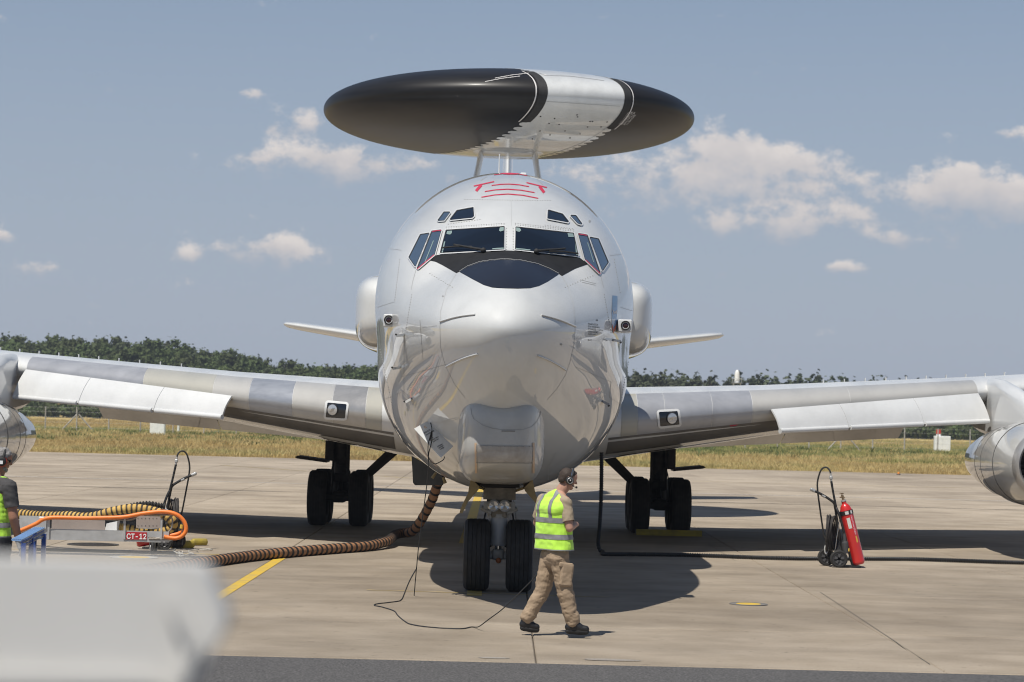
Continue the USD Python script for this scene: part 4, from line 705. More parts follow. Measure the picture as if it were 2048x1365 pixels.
for sg in (-1, 1):
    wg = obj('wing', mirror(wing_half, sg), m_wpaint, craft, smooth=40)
    for a, b, mm in TONES[sg]:
        xa, xb = span_at(a), span_at(b); X_ = np.linspace(min(xa, xb) + .004, max(xa, xb) - .004, 5)
        obj('leading_edge_panel', mirror(loft([ring(X, .004, .085, .022, 20) for X in X_], cap=False, closed=False), sg), mm, wg, smooth=True)
    X_ = np.linspace(1.88, 9.6, 8)
    und = loft([np.vstack([wpt(X, np.r_[np.linspace(.0222, .12, 5), np.linspace(.2, .93, 8)], False, .004)]) for X in X_], cap=False, closed=False); obj('underside_panel', mirror(und, sg), m_under_shade, wg, smooth=True)  # skin over the lower wing, its shade put into the colour
    # Krueger flaps: hinged at the nose of the wing, swung forward and down
    fo = np.array([.615, -.789, 0])
    def kr(X, t, off=0.0):
        dep = np.interp(X, [5.0, 9.4], [.39, .54]); fw = np.interp(X, [5.0, 9.4], [.24, .32]); top = np.array([X, wsec(X)[0] - .05, LEz(X) + .0])
        nn = np.array([.615 * .8, -.789 * .8, .5]); bow = .03 * math.sin(math.pi * t)
        return top + fo * fw * t + [0, 0, -dep * t] + nn * (bow + off)
    for xa, xb in ((4.96, 6.342), (6.35, 7.942), (7.95, 9.42)):
        X_ = np.linspace(xa, xb, 5); R = [[kr(X, t) for t in np.linspace(0, 1, 7)] + [kr(X, t, -.03) for t in np.linspace(1, 0, 7)] for X in X_]
        kf = obj('krueger_flap', mirror(loft(R), sg), m_wpaint, wg, smooth=30)
        obj('bull_nose', mirror(fix(tube([kr(X, 1.0, -.015) for X in np.linspace(xa + (.03 if xa > 6 else 0), xb - .03, 5)], .048, 14)), sg), m_wpaint, wg, smooth=50)
    # drooped trailing-edge flaps
    def fl(X, t, off):
        le, z0, ch, th, inc = wsec(X); te = le + ch; zt = z0 - ch * math.sin(inc); return np.array([X, te - 1.25 + 1.6 * t, zt - .20 - (.40 + .04 * max(0, X - 3.5)) * t + off * (1 - .85 * t)])
    for xa, xb in ((1.9, 6.2), (6.22, 9.0)):
        R = [[fl(X, t, .10) for t in np.linspace(0, 1, 5)] + [fl(X, t, -.10) for t in np.linspace(1, 0, 5)] for X in np.linspace(xa, xb, 4)]
        obj('trailing_edge_flap', mirror(loft(R), sg), m_under_shade, wg, smooth=30)
    # landing light behind its window, red roundel-like spot under the wing
    sk = Skin(join([mirror(loft([ring(X, .004, .085, .022, 20) for X in np.linspace(2.0, 6.0, 24)], cap=False, closed=False), sg)]))
    P = [(655.5, 806), (694, 809.5), (690.5, 837), (652, 834.5)] if sg < 0 else [(1317, 825), (1354.5, 823), (1358.5, 849), (1320, 853)]
    lc = (665.5, 820) if sg < 0 else (1343.5, 837)
    pg = Polygon(P).buffer(-2).buffer(2)
    ll = obj('landing_light_window', sk.paint(pg, .008, 5), M('light_bay', (.010, .012, .016), .08, spec=.7), wg, smooth=True)
    obj('frame', sk.paint(pg.buffer(4.4).difference(pg), .010, 4), m_wpaint, ll if False else wg, smooth=True)
    th = np.linspace(0, 2 * np.pi, 25)[:-1]; disc = Polygon(np.c_[lc[0] + 10.4 * np.cos(th), lc[1] + 11 * np.sin(th)])
    obj('landing_lamp', sk.paint(disc, .014, 4), m_lens, wg, smooth=True); obj('lamp_rim', sk.paint(disc.buffer(.9).difference(disc.buffer(-.7)), .018, 3), m_darkg, wg, smooth=True)
    q = sk.hit([lc])[0][0]
    for a_ in range(3): obj('lamp_filament', sk.line([(lc[0] - 5 + 3 * a_, lc[1] + 4 - a_), (lc[0] + 1 + 2 * a_, lc[1] - 4)], 1.1, .019, 4), m_chrome, wg, smooth=True)
    usk = Skin(mirror(und, sg)); sp = (534, 822) if sg < 0 else (1474, 847)
    e_ = usk.paint(Polygon([(sp[0] + 15 * math.cos(a) , sp[1] + (3.6 * math.sin(a)) + 4.5 * math.cos(a) * (1 if sg < 0 else -1)) for a in th]), .004, 4)
    if len(e_.faces): obj('red_spot', e_, m_redp, wg, smooth=True)
    for k in range(16):
        X = 3.6 + k * .46; p = wpt(X, np.array([.30]), np.array([True]))[0]
        if k > 5: obj('vortex_generator', mirror(cbox(p + [0, 0, .03], (.012, .10, .07)), sg), m_wpaint, wg, smooth=False)

# --- engines and pylons (inboard pair in view, outboard pair beyond the frame)
cowl = [(0.0, .50), (-.05, .525), (.0, .565), (.10, .60), (.35, .665), (.75, .715), (1.4, .728), (1.75, .722), (1.765, .668), (2.6, .660), (3.3, .62), (4.2, .53), (5.2, .40), (5.2, .32), (4.4, .30)]
m_eng = gloss('nacelle_paint', (.50, .50, .48), .22, 1.0, dirt=.1)
m_seam2 = M('dark_joint', (.06, .058, .055), .7)
def engine(sg, X, s0, z0, k_=1.0):
    c = (sg * X, s0, z0); lathe = lambda pr, *a: globals()['lathe'](np.asarray(pr) * k_, *a)
    en = obj('engine', fix(lathe(cowl[3:], c, (0, 1, 0), 56)), m_eng, craft, smooth=30)
    obj('inlet_lip', fix(lathe([(.9, .45), (.35, .455), (.10, .465), (.0, .485), (-.045, .520), (-.03, .555), (.02, .582), (.10, .602), (.16, .61)], c, (0, 1, 0), 56)), m_alu3, en, smooth=50)
    obj('inlet_duct', fix(lathe([(.30, .452), (1.1, .47), (1.12, .001)], c, (0, 1, 0), 48)), m_darkg, en, smooth=30)
    for s_, r_ in ((1.1, .7275), (2.45, .6625), (3.1, .633)): obj('cowl_joint', fix(lathe([(s_ - .006, r_ - .01), (s_ - .006, r_ + .0025), (s_ + .006, r_ + .0025), (s_ + .006, r_ - .01)], c, (0, 1, 0), 48)), m_seam2, en, smooth=False)
    obj('spinner', fix(lathe([(.45, .001), (.5, .05), (.65, .11), (.85, .16), (1.1, .18)], c, (0, 1, 0), 24)), m_darkg, en, smooth=60)
    for k in range(23):
        a = 2 * math.pi * k / 23; u = np.array([math.cos(a), 0, math.sin(a)]); w_ = np.array([-math.sin(a), 0, math.cos(a)]); o = np.array(c) + [0, .78, 0]; P = []
        for r_, tw in ((.16, .35), (.32, .7), (.465, 1.0)):
            dv = w_ * math.sin(tw) * .055 + np.array([0, 1, 0]) * math.cos(tw) * .055; P += [o + u * r_ - dv, o + u * r_ + dv]
        fm = trimesh.Trimesh(P + [p + w_ * .006 for p in P], [[0, 1, 3], [0, 3, 2], [2, 3, 5], [2, 5, 4], [6, 9, 7], [6, 8, 9], [8, 11, 9], [8, 10, 11]], process=False)
        obj('fan_blade', fm, M('fan_metal', (.16, .16, .17), .35, metal=.8), en, smooth=False)
    obj('cowl_latch', cbox(np.array(c) + [-sg * .735, 1.0, .05], (.02, .05, .18)), m_wpaint, en, smooth=False)
    return en
for sg in (-1, 1):
    en = engine(sg, 9.84, 15.0, 1.74, 1.076); X0 = 9.84
    if sg < 0:
        es = Skin(fix(lathe(cowl[3:], (-9.84, 15.0, 1.74), (0, 1, 0), 56))); tx = es.write('EIN', (-7, 893), 12, (1, 0.02), (0, -1), .006)
        if len(tx.faces): obj('nacelle_lettering', tx, m_text, en, smooth=True)
        obj('white_label', es.paint([(-6, 868), (9.5, 866.5), (9.5, 869.5), (-6, 871)], .006, 4), m_wpaint, en, smooth=True)
    prof = [(15.6, 2.50), (16.4, 2.90), (17.8, 3.16), (19.0, 3.32), (20.0, 3.38), (21.3, 3.30), (22.2, 2.95), (22.2, 2.55), (21.0, 2.30), (19.7, 2.2), (17.2, 2.2), (15.6, 2.3)]
    q = np.array(prof); cq = q.mean(0); inner = cq + (q - cq) * [.965, .80]
    pts = np.vstack([np.c_[np.full(len(q), X0 - .05), q], np.c_[np.full(len(q), X0 + .05), q], np.c_[np.full(len(q), X0 - .19), inner], np.c_[np.full(len(q), X0 + .19), inner]])
    py = tm(manifold3d.Manifold.hull_points(pts)); obj('pylon', mirror(py, sg), m_wpaint, craft, smooth=50)
    engine(sg, 14.6, 18.4, 2.4)
    q2 = q * [1, 1] + [3.5, .55]; pts = np.vstack([np.c_[np.full(len(q), 14.6 - .1), q2], np.c_[np.full(len(q), 14.6 + .1), q2]]); obj('pylon', mirror(tm(manifold3d.Manifold.hull_points(pts)), sg), m_wpaint, craft, smooth=40)

# --- tail
def sfoil(X, le, z, ch, t, n=16):
    u = (1 - np.cos(np.linspace(0, np.pi / 2, n))); y = 5 * (.2969 * np.sqrt(u) - .126 * u - .3516 * u ** 2 + .2843 * u ** 3 - .1036 * u ** 4) * t * ch
    return np.vstack([np.c_[np.full(n, X), le + u[::-1] * ch, z + y[::-1]], np.c_[np.full(n - 1, X), le + u[1:] * ch, z - y[1:]]])
stab = loft([sfoil(.3, 38.2, 4.05, 5.2, .10), sfoil(6.2, 43.4, 4.92, 2.3, .10), sfoil(6.55, 43.8, 4.97, 1.95, .085), sfoil(6.65, 44.1, 4.985, 1.6, .05)])
for sg in (-1, 1): obj('tailplane', mirror(stab, sg), m_paint, craft, smooth=40)
fin = []
for z, le, ch, t in ((5.3, 35.2, 8.6, .045), (6.5, 37.4, 6.5, .055), (12.2, 42.0, 3.2, .07), (12.35, 42.3, 2.8, .05)):
    u = sfoil(0, le, 0, ch, t); fin.append(np.c_[u[:, 2], u[:, 1], np.full(len(u), z)])
obj('tail_fin', loft(fin), m_paint, craft, smooth=40)

# --- rotodome on its struts
RC = np.array([0, D0 + 58.4, 9.79]); RR, RB = 4.57, .935
e_ = .94; th = np.linspace(-np.pi / 2, np.pi / 2, 61)
prof = np.c_[RR * np.abs(np.cos(th)) ** e_, RB * np.sign(np.sin(th)) * np.abs(np.sin(th)) ** e_]; prof[[0, -1], 0] = 0
dm = manifold3d.Manifold.revolve(manifold3d.CrossSection([prof.tolist()]), 192)
AZ = math.radians(-23.3 + 90); ax_u = np.array([math.sin(math.radians(23.3)), -math.cos(math.radians(23.3)), 0]); ax_w = np.array([math.cos(math.radians(23.3)), math.sin(math.radians(23.3)), 0])
HW = .985
def cutx(m, w0, w1):
    for s_, w_ in ((1, w0), (-1, w1)): m = m.trim_by_plane((ax_w * s_).tolist(), s_ * w_)
    return m
rot = obj('rotodome', tm(cutx(dm, -HW, HW).translate(RC.tolist())), m_strip, craft, smooth=30)
halves = [tm(cutx(dm, -6, -HW - .006).translate(RC.tolist())), tm(cutx(dm, HW + .006, 6).translate(RC.tolist()))]
for h_ in halves: obj('black_radome', h_, m_rad, rot, smooth=30)
def on_dome(u, w, low=True, d=.004):
    r = math.hypot(u, w); q = min(r / RR, .9999); z = RB * (1 - q ** (2 / e_)) ** (e_ / 2); p = ax_u * u + ax_w * w + [0, 0, -z if low else z]; n = p / np.array([RR ** 2, RR ** 2, RB ** 2]); n /= np.linalg.norm(n); return RC + p + n * d
def dome_patch(poly, low, d, step=.12):
    v, f = trimesh.creation.triangulate_polygon(Polygon(poly), engine='earcut'); v, f = bisect(np.c_[v, v[:, 0] * 0], f, step)
    m = trimesh.Trimesh([on_dome(a, b, low, d) for a, b, _ in v], f, process=False); 
    if (m.face_normals[:, 2].mean() > 0) == low: m.invert()
    return m
for low in (True, False):
    for sg in (-1, 1):
        pts = [(-3.70, sg * HW * .985)]; u = -3.70
        while u < 3.65:
            t = np.linspace(0, np.pi, 6); pts += [(u + .125 * (1 - math.cos(a)), sg * (HW + .06 + .135 * math.sin(a))) for a in t]; u += .33; pts.append((u - .012, sg * (HW + .04)))
        pts.append((u, sg * HW * .985)); obj('scalloped_joint', dome_patch(pts, low, .007), m_strip, rot, smooth=True)
# edge bands of the radome near the strip's ends, and the white line beside them
for s_ in (-1, 1):
    for sg in (-1, 1):
        zz = np.sin(np.linspace(-1.30, 1.20, 30)) 
        def rim(w, d):
            out = []
            for a in np.linspace(-.66, .62, 26):
                zq = RB * np.sign(math.sin(a)) * abs(math.sin(a)) ** e_; r = RR * math.cos(a) ** e_; u = s_ * math.sqrt(max(r * r - w * w, 0)); p = ax_u * u + ax_w * w + [0, 0, zq]; n = p / np.array([RR ** 2, RR ** 2, RB ** 2]); out.append(RC + p + n / np.linalg.norm(n) * d)
            return np.array(out)
        for w0, w1, mm, nm in ((HW - .01, HW + .19, m_rubber, 'edge_band'), (HW + .235, HW + .262, m_wtext, 'edge_line')):
            a, b = rim(sg * w0, .009), rim(sg * w1, .009); v = np.vstack([a, b]); n = len(a)
            m = trimesh.Trimesh(v, [q for i in range(n - 1) for q in ([i, i + 1, n + i + 1], [i, n + i + 1, n + i])], process=False)
            if (m.face_normals * (m.triangles_center - RC)).sum() < 0: m.invert()
            obj(nm, m, mm, rot, smooth=True)
rs = Skin(join(halves + [tm(cutx(dm, -HW, HW).translate(RC.tolist()))]))
for i, (t_, px_, py_) in enumerate((('WARNING DO', 1238, 249), ('NOT PAINT OR', 1244, 250), ('APPLY POLISH', 1249, 250.5), ('TO RADOME', 1254, 251))):
    m = rs.write(t_, (px_, py_), 3.6, (.62, -.72), (-.9, -.25), .006)
    if len(m.faces): obj('stencil_line', m, m_wtext, rot, smooth=True)
for a, b in (((970, 164), (1040, 153)), ((990, 157), (1058, 147)), ((1085, 150), (1094, 152))):
    m = rs.line([a, ((a[0] + b[0]) / 2, (a[1] + b[1]) / 2 - 1.2), b], .9, .006, 5)
    if len(m.faces): obj('radome_line', m, m_wtext, rot, smooth=True)
for S in ([(1078, 146.5), (1090, 151.4), (1140, 153), (1180, 158), (1208, 162)], [(1092, 203), (1240, 213)]):
    m = rs.line(S, .5, .006, 5)
    if len(m.faces): obj('panel_seam', m, m_seam, rot, smooth=True)
for px_, py_ in ((1155, 234), (1154, 230), (1180, 243), (1118, 249), (1098, 247), (1081, 233), (1109, 237), (1175, 254), (1202, 254), (1214, 244), (1185, 243), (1130, 262), (1160, 268), (1080, 262), (1100, 270), (1140, 276), (1065, 278)):
    q, n_, bad = rs.hit([(px_, py_)]); 
    if not bad[0]: obj('fastener', sphere(q[0], .022, 0), m_darkg, rot)
obj('hub_fairing', fix(lathe([(-.1, .95), (0, .95), (.10, .80), (.12, .001)], RC + [0, 0, -RB + .06], (0, 0, -1), 48)), m_wpaint, rot, smooth=40)
def ell(c, a, b, n=20): t = np.linspace(0, 2 * np.pi, n, endpoint=False); return np.c_[c[0] + a * np.cos(t), c[1] + b * np.sin(t), np.full(n, c[2])]
for sg in (-1, 1):
    obj('rotodome_strut', loft([ell((sg * .63, RC[1] + .05, RC[2] - RB + .14), .072, .62), ell((sg * .95, RC[1] + .05, 7.3), .082, .75), ell((sg * 1.22, RC[1] + .05, 5.4), .10, .95)]), m_wpaint, craft, smooth=50)

# --- landing gear
def tyre(c, R, w, groove=4, hub=None):
    h = w / 2; pr = [(-h * .72, R * .56), (-h * .96, R * .66), (-h, R * .80), (-h * .93, R * .92), (-h * .78, R * .975)]
    n = groove; xs = np.linspace(-h * .66, h * .66, n + 1)
    for i, x in enumerate(xs):
        crown = R * (1 - .012 * (x / h) ** 2); g = h * .03; pr += [(x - g, crown), (x - g * .8, crown - R * .018), (x + g * .8, crown - R * .018), (x + g, crown)]
    pr += [(h * .78, R * .975), (h * .93, R * .92), (h, R * .80), (h * .96, R * .66), (h * .72, R * .56)]
    return fix(lathe(pr, c, (1, 0, 0), 48))
def rim_(c, R, w): h = w / 2; return fix(lathe([(-h * .70, R * .57), (-h * .55, R * .50), (-h * .30, R * .42), (-h * .42, R * .20), (-h * .62, R * .16), (-h * .62, .001), (h * .62, .001), (h * .62, R * .16), (h * .42, R * .20), (h * .30, R * .42), (h * .55, R * .50), (h * .70, R * .57)], c, (1, 0, 0), 32))
NG = 4.9
ng = obj('nose_gear', join([tube([(0, NG + .12, 1.7), (0, NG + .06, 1.12)], .14, 20), rbox((0, NG - .0, 1.22), (.34, .3, .20), .03), rbox((0, NG - .02, 1.07), (.22, .26, .14), .025), rod((-.19, NG - .02, 1.12), (.19, NG - .02, 1.12), .05), cbox((0, NG - .05, 1.33), (.44, .34, .16))]), M('nose_gear_grime', (.17, .155, .125), .6, var=.4, scale=8), craft, smooth=30)
obj('oleo_cylinder', fix(lathe([(0, .001), (0, .105), (.03, .115), (.36, .115), (.40, .125), (.44, .125), (.44, .001)], (0, NG, .62), (0, 0, 1), 28)), M('oleo_blue_grey', (.34, .37, .41), .35, var=.12, scale=5), ng)
obj('collar', fix(lathe([(0, .12), (0, .155), (.05, .155), (.05, .12)], (0, NG, 1.0), (0, 0, 1), 28)), m_gear, ng)
obj('axle', join([rbox((0, NG, .5), (.16, .16, .15), .03), rod((-.29, NG, .485), (.29, NG, .485), .055)]), m_gear, ng)
obj('piston', rod((0, NG, .48), (0, NG, .66), .045, None, 16), m_chrome, ng)
obj('tow_fitting', sphere((0.01, NG - .1, .42), .04, 1), M('orange_fitting', (.42, .14, .05), .5), ng)
for x in (-.075, .075):
    l = obj('taxi_light', fix(lathe([(0, .001), (-.02, .03), (-.028, .06), (-.01, .082), (.10, .07), (.12, .001)], (x, NG - .24, 1.17), (0, 1, 0), 22)), m_lens, ng, smooth=40)
    obj('light_bracket', cbox((x * 2.3, NG - .16, 1.17), (.08, .1, .10)), m_gear, ng)
for sg in (-1, 1):
    obj('tyre', tyre((sg * .29, NG, .49), .49, .36), m_tyre, ng, smooth=30); obj('wheel_rim', rim_((sg * .29, NG, .49), .49, .36), m_gear, ng, smooth=30)
    obj('hydraulic_hose', tube(curve([(sg * .17, NG - .03, 1.1), (sg * .20, NG - .06, .92), (sg * .15, NG - .04, .74), (sg * .10, NG, .6)], 14), .014, 6), m_rubber, ng)
    obj('steering_actuator', rod((sg * .10, NG - .14, 1.07), (sg * .24, NG - .10, 1.13), .035, None, 10), m_gear, ng)
    mid = 1001.5
    P = [(942, 957), (959, 974), (957, 980), (936, 1004), (925, 1027), (919, 1027), (921, 1018), (936, 987), (938, 975)]
    if sg > 0: P = [(2 * mid - x + 4, y + 2.5) for x, y in P]
    dr_ = obj('gear_door', prism([W(x, y, NG - .55) for x, y in P], (0, 1.25, 0)), m_prim, craft, smooth=False)
    obj('door_link', rod(W(*(P[1]), NG - .3), W(mid - (-sg) * 22, 985, NG - .1), .018, None, 8), m_prim, dr_)
obj('gear_bay', box([-.27, NG - .30, 1.42], [.27, NG + 1.4, 1.52]), M('bay_dark', (.02, .018, .015), .9), craft, smooth=False)
MG = 22.9
for sg in (-1, 1):
    x0 = sg * 3.36
    mg = obj('main_gear', join([tube([(x0, MG, .62), (x0, MG, 1.1), (x0 + sg * .02, MG - .05, 1.9)], [.19, .17, .19], 22), rbox((x0, MG, .60), (.30, 1.5, .24), .06), rod((x0 - .44, MG - .71, .585), (x0 + .44, MG - .71, .585), .07), rod((x0 - .44, MG + .71, .585), (x0 + .44, MG + .71, .585), .07), rbox((x0, MG - .1, .98), (.32, .34, .22), .05), rod((x0 + .13, MG - .25, 1.85), (x0 + .15, MG - .25, .9), .03), rod((x0 - .17, MG - .22, 1.85), (x0 - .17, MG - .25, .8), .022)]), m_darkg, craft, smooth=30)
    for ax in (-.71, .71):
        for wx in (-.43, .43):
            obj('tyre', tyre((x0 + wx, MG + ax, .575), .575, .40, 5), m_tyre, mg, smooth=30); obj('wheel_rim', rim_((x0 + wx, MG + ax, .575), .575, .40), m_gear, mg, smooth=30)
    obj('side_brace', prism([(x0 - sg * .38, MG - .3, 1.02), (x0 - sg * .62, MG - .3, 1.0), (sg * 1.95, MG - .3, 1.72), (sg * 2.25, MG - .3, 1.74)], (0, .16, 0)), m_darkg, mg, smooth=False)
    obj('gear_leg_door', box([x0 + sg * .17, MG - .30, 1.34], [x0 + sg * .34, MG + .5, 1.98]), m_darkg, mg, smooth=False)
    dw = obj('wheel_door', prism([(x0 + sg * .30, MG - .35, 1.30), (x0 + sg * .30, MG - .35, 1.36), (x0 + sg * .92, MG - .35, 1.43), (x0 + sg * .98, MG - .35, 1.40), (x0 + sg * .92, MG - .35, 1.37)], (0, .9, 0)), m_darkg, mg, smooth=False)
    obj('torque_link', join([rod((x0, MG - .2, .95), (x0, MG - .45, .72), .05), rod((x0, MG - .45, .72), (x0, MG - .25, .6), .05)]), m_darkg, mg)
    for k in range(3): obj('brake_line', tube(curve([(x0 + sg * .1, MG - .22, 1.5 - .1 * k), (x0 + sg * (.2 - .2 * k), MG - .3, 1.1), (x0 + sg * (.22 - .2 * k), MG - .5, .75)], 10), .013, 5), m_rubber, mg)
# open belly door, dark, left of the hose, and two drain masts
obj('belly_door', prism([W(823, 912, 12.3), W(882, 946, 12.3), W(886, 967, 12.3), W(883, 971, 12.3), W(830, 971, 12.3), W(826, 966, 12.3)], (0, .04, 0)), M('dark_olive_panel', (.055, .055, .050), .5, var=.2, scale=4), craft, smooth=False)
for a, b in (((872, 946), (864, 957)), ((886, 955), (891, 967))):
    obj('drain_mast', rod(W(*a, 10.2), W(*b, 10.2), .022, .028, 10), m_prim, craft)
# ================================================================ ground equipment
m_bred = M('extinguisher_red', (.52, .022, .020), .28, coat=.6, coat_rough=.06, var=.06, scale=3)
m_black = M('black_paint', (.020, .020, .020), .45, var=.2, scale=10); m_hose = M('hose_rubber', (.026, .025, .023), .6, var=.35, scale=14)
m_label = M('paper_label', (.62, .60, .54), .6, var=.15, scale=40); m_pinkl = M('red_white_label', (.60, .12, .16), .5, color2=(.70, .55, .55), scale=60, contrast=(.5, .62)); m_ylab = M('yellow_label', (.62, .40, .06), .5)
m_galv = M('galvanised_rail', (.34, .33, .31), .45, metal=.6, var=.2, scale=9); m_alum = M('dull_aluminium', (.46, .46, .45), .42, metal=.35, var=.14, scale=4, rough_var=.1); m_tanplate = M('dusty_plate', (.36, .30, .26), .6, var=.12, scale=2.2, metal=.2)

def extinguisher(px, py, sg, label, tall=True):
    """A wheeled carbon dioxide extinguisher; u runs to the right in the photograph (mirrored for sg = -1), v into it, z up."""
    o = G(px, py); t = thing('wheeled_extinguisher', label, 'fire extinguisher', loc=(o[0], o[1], 0))
    P = lambda u, z, v=0.0: np.array([sg * u, v, z])
    a, b = (P(.233, .055), P(-.018, 1.0)) if tall else (P(.36, .13, -.05), P(-.02, .20, .05)); ax = (b - a) / np.linalg.norm(b - a); L = np.linalg.norm(b - a)
    pr = [(0, .001), (0, .085), (.025, .102), (.05, .106), (L - .10, .106), (L - .05, .100), (L + .01, .082), (L + .045, .056), (L + .06, .040), (L + .10, .040), (L + .10, .001)]
    bt = obj('bottle', fix(lathe(pr, a, ax, 36)), m_bred, t, smooth=40)
    obj('clamp_band', fix(lathe([(L - .125, .106), (L - .125, .112), (L - .055, .112), (L - .055, .103)], a, ax, 36)), m_black, bt, smooth=30)
    obj('neck_ring', fix(lathe([(L + .10, .001), (L + .10, .045), (L + .125, .045), (L + .125, .001)], a, ax, 20)), m_alum, bt)
    for s0, s1, w0, w1, mm, nm in (() if not tall else ((.62, .80, -.35, .18, m_label, 'label'), (.50, .84, .40, .68, m_pinkl, 'label'), (.37, .48, .36, .62, m_ylab, 'label'), (L - .118, L - .065, -.35, .18, m_wtext, 'band_sticker'), (L - .118, L - .065, .5, .8, m_wtext, 'band_sticker'))):
        side = np.cross(ax, [0, -1.0, 0]); side /= np.linalg.norm(side); side *= np.sign(side[0]) or 1
        th_ = np.linspace(w0, w1, 7); r_ = .108 if nm == 'label' else .114; dirs = [side * math.sin(q) + np.array([0, -1, 0]) * math.cos(q) for q in th_]
        v = [a + ax * s_ + d * r_ for s_ in (s0, s1) for d in dirs]; n = len(dirs); m_ = trimesh.Trimesh(v, [f_ for i in range(n - 1) for f_ in ([i, i + 1, n + i + 1], [i, n + i + 1, n + i])], process=False)
        if m_.face_normals[:, 1].mean() > 0: m_.invert()
        obj(nm, m_, mm, bt, smooth=True)
    tp = a + ax * (L + .12)
    obj('valve', join([rod(tp, tp + ax * .09, .022), rod(tp + ax * .05 - [.05, 0, 0], tp + ax * .05 + [.035, 0, 0], .013), rod(tp + ax * .10, tp + ax * .115, .018), cbox(tp + ax * .12, (.075, .015, .014))]), M('brass_valve', (.30, .22, .14), .4, metal=.7, var=.3, scale=30), bt)
    for u, v_ in ((-.125, -.14), (-.275, .30)):
        w = obj('wheel', fix(lathe([(-.035, .100), (-.04, .125), (-.028, .145), (.028, .145), (.04, .125), (.035, .100)], P(u, .145, v_), (0, 1, 0), 36)), m_tyre, t, smooth=40)
        obj('rim', fix(lathe([(.02, .001), (-.012, .03), (-.03, .035), (-.03, .08), (-.036, .088), (-.036, .104), (.03, .104), (.03, .001)], P(u, .145, v_), (0, 1, 0), 30)), M('black_plastic', (.030, .030, .031), .4), w, smooth=30)
        for k in range(5):
            q = 2 * math.pi * k / 5 + .3; c_ = P(u, .145, v_ - .036) + np.array([math.cos(q), 0, math.sin(q)]) * .056; e1 = np.array([math.cos(q), 0, math.sin(q)]); e2 = np.array([-math.sin(q), 0, math.cos(q)])
            obj('spoke', prism([c_ - e1 * .03 - e2 * .010, c_ - e1 * .03 + e2 * .010, c_ + e1 * .026 + e2 * .026, c_ + e1 * .026 - e2 * .026], (0, -.008, 0)), M('grey_plastic', (.075, .075, .078), .4), w, smooth=False)
    obj('axle', rod(P(-.125, .145, -.12), P(-.275, .145, .3), .014), m_black, t)
    fr = join([tube(curve([P(.02, .06, .06), P(-.10, .55, .06), P(-.165, .92, .05), P(-.185, 1.02, .04)], 16), .021, 9), tube(curve([P(.11, .05, -.05), P(.0, .45, -.06), P(-.14, .92, -.05), P(-.185, 1.02, 0)], 16), .021, 9), rod(P(-.13, .9, -.05), P(-.16, .9, .06), .016), rod(P(-.02, .14, .0), P(-.2, .145, .08), .018), cbox(P(.10, .02, 0), (.30, .22, .03)), rod(P(.14, .0, -.02), P(.10, .22, -.02), .018)])
    obj('frame', fr, m_black, t)
    obj('brace', rod(P(-.20, .1, -.03), P(-.115, .78, -.04), .007), m_chrome, t)
    obj('handle', tube(curve([P(-.185, 1.02), P(-.215, 1.075), P(-.26, 1.11), P(-.53, 1.255)], 16), .022, 10), m_black, t)
    obj('handle_grip_band', rod(P(-.355, 1.163), P(-.41, 1.192), .0245, None, 12), m_alum, t); obj('handle_end', join([rod(P(-.53, 1.255), P(-.585, 1.282), .028, .03, 12), sphere(P(-.585, 1.282), .031, 1)]), m_alum, t)
    obj('lance', tube([P(-.17, .98, -.02), P(-.225, 1.24, -.02), P(-.262, 1.43, -.02)], [.021, .018, .020], 10), m_black, t)
    obj('lance_valve', join([rod(P(-.262, 1.43, -.02), P(-.275, 1.56, -.02), .016), rbox(P(-.268, 1.49, -.02), (.055, .05, .06), .012)]), m_alum, t)
    obj('hose', tube(curve([P(-.275, 1.55, -.02), P(-.2875, 1.60, -.02), P(-.318, 1.645, 0), P(-.365, 1.658, .01), P(-.41, 1.635, .02), P(-.45, 1.56, .03), P(-.478, 1.44, .05), P(-.483, 1.35, .06), P(-.462, 1.18, .08), P(-.42, .93, .10), P(-.385, .73, .12), P(-.35, .55, .13), P(-.30, .42, .12)], 70), .0145, 9), m_hose, t)
    for k in range(9):
        q = np.linspace(0, 2 * np.pi, 30); tilt = (.085 - .02 * k) ; yaw = .22 + .03 * k
        ce = P(-.30 + .017 * k, .555 + .012 * math.sin(k * 2.1), .06 + .012 * k); tilt = .10 * math.sin(k * 1.3); v = np.array([ce + P(.10 * math.sin(q_) * 0 + tilt * math.cos(q_) * .25 + math.sin(q_) * yaw * .2, .30 * math.cos(q_) * (1 - .012 * k), math.sin(q_) * .24) for q_ in q])
        obj('hose_coil', tube(v, .0145, 8, caps=False), M('dusty_hose', (.030, .026, .023), .7, var=.5, scale=12), t)
    obj('hose_end', tube(curve([P(-.335, .35, .0), P(-.345, .26, -.02), P(-.325, .22, -.02), P(-.30, .25, 0)], 12), .012, 7), m_alum, t)
    obj('discharge_horn', fix(lathe([(0, .001), (0, .046), (.16, .056), (.19, .05), (.20, .03), (.33, .022), (.33, .001)], P(-.005, .235, -.10), np.array([-sg * .10, 0, 1]), 22)), M('horn_plastic', (.060, .060, .062), .5), t)
    obj('horn_label', cbox(P(.035, .30, -.155), (.022, .004, .05)), m_ylab, t, smooth=False)
    return t
extinguisher(1690, 1135, 1, 'red wheeled fire extinguisher standing by itself right of the aircraft nose')
extinguisher(316, 1099, -1, 'wheeled extinguisher with looped black hose half hidden behind the hose trolley', False)

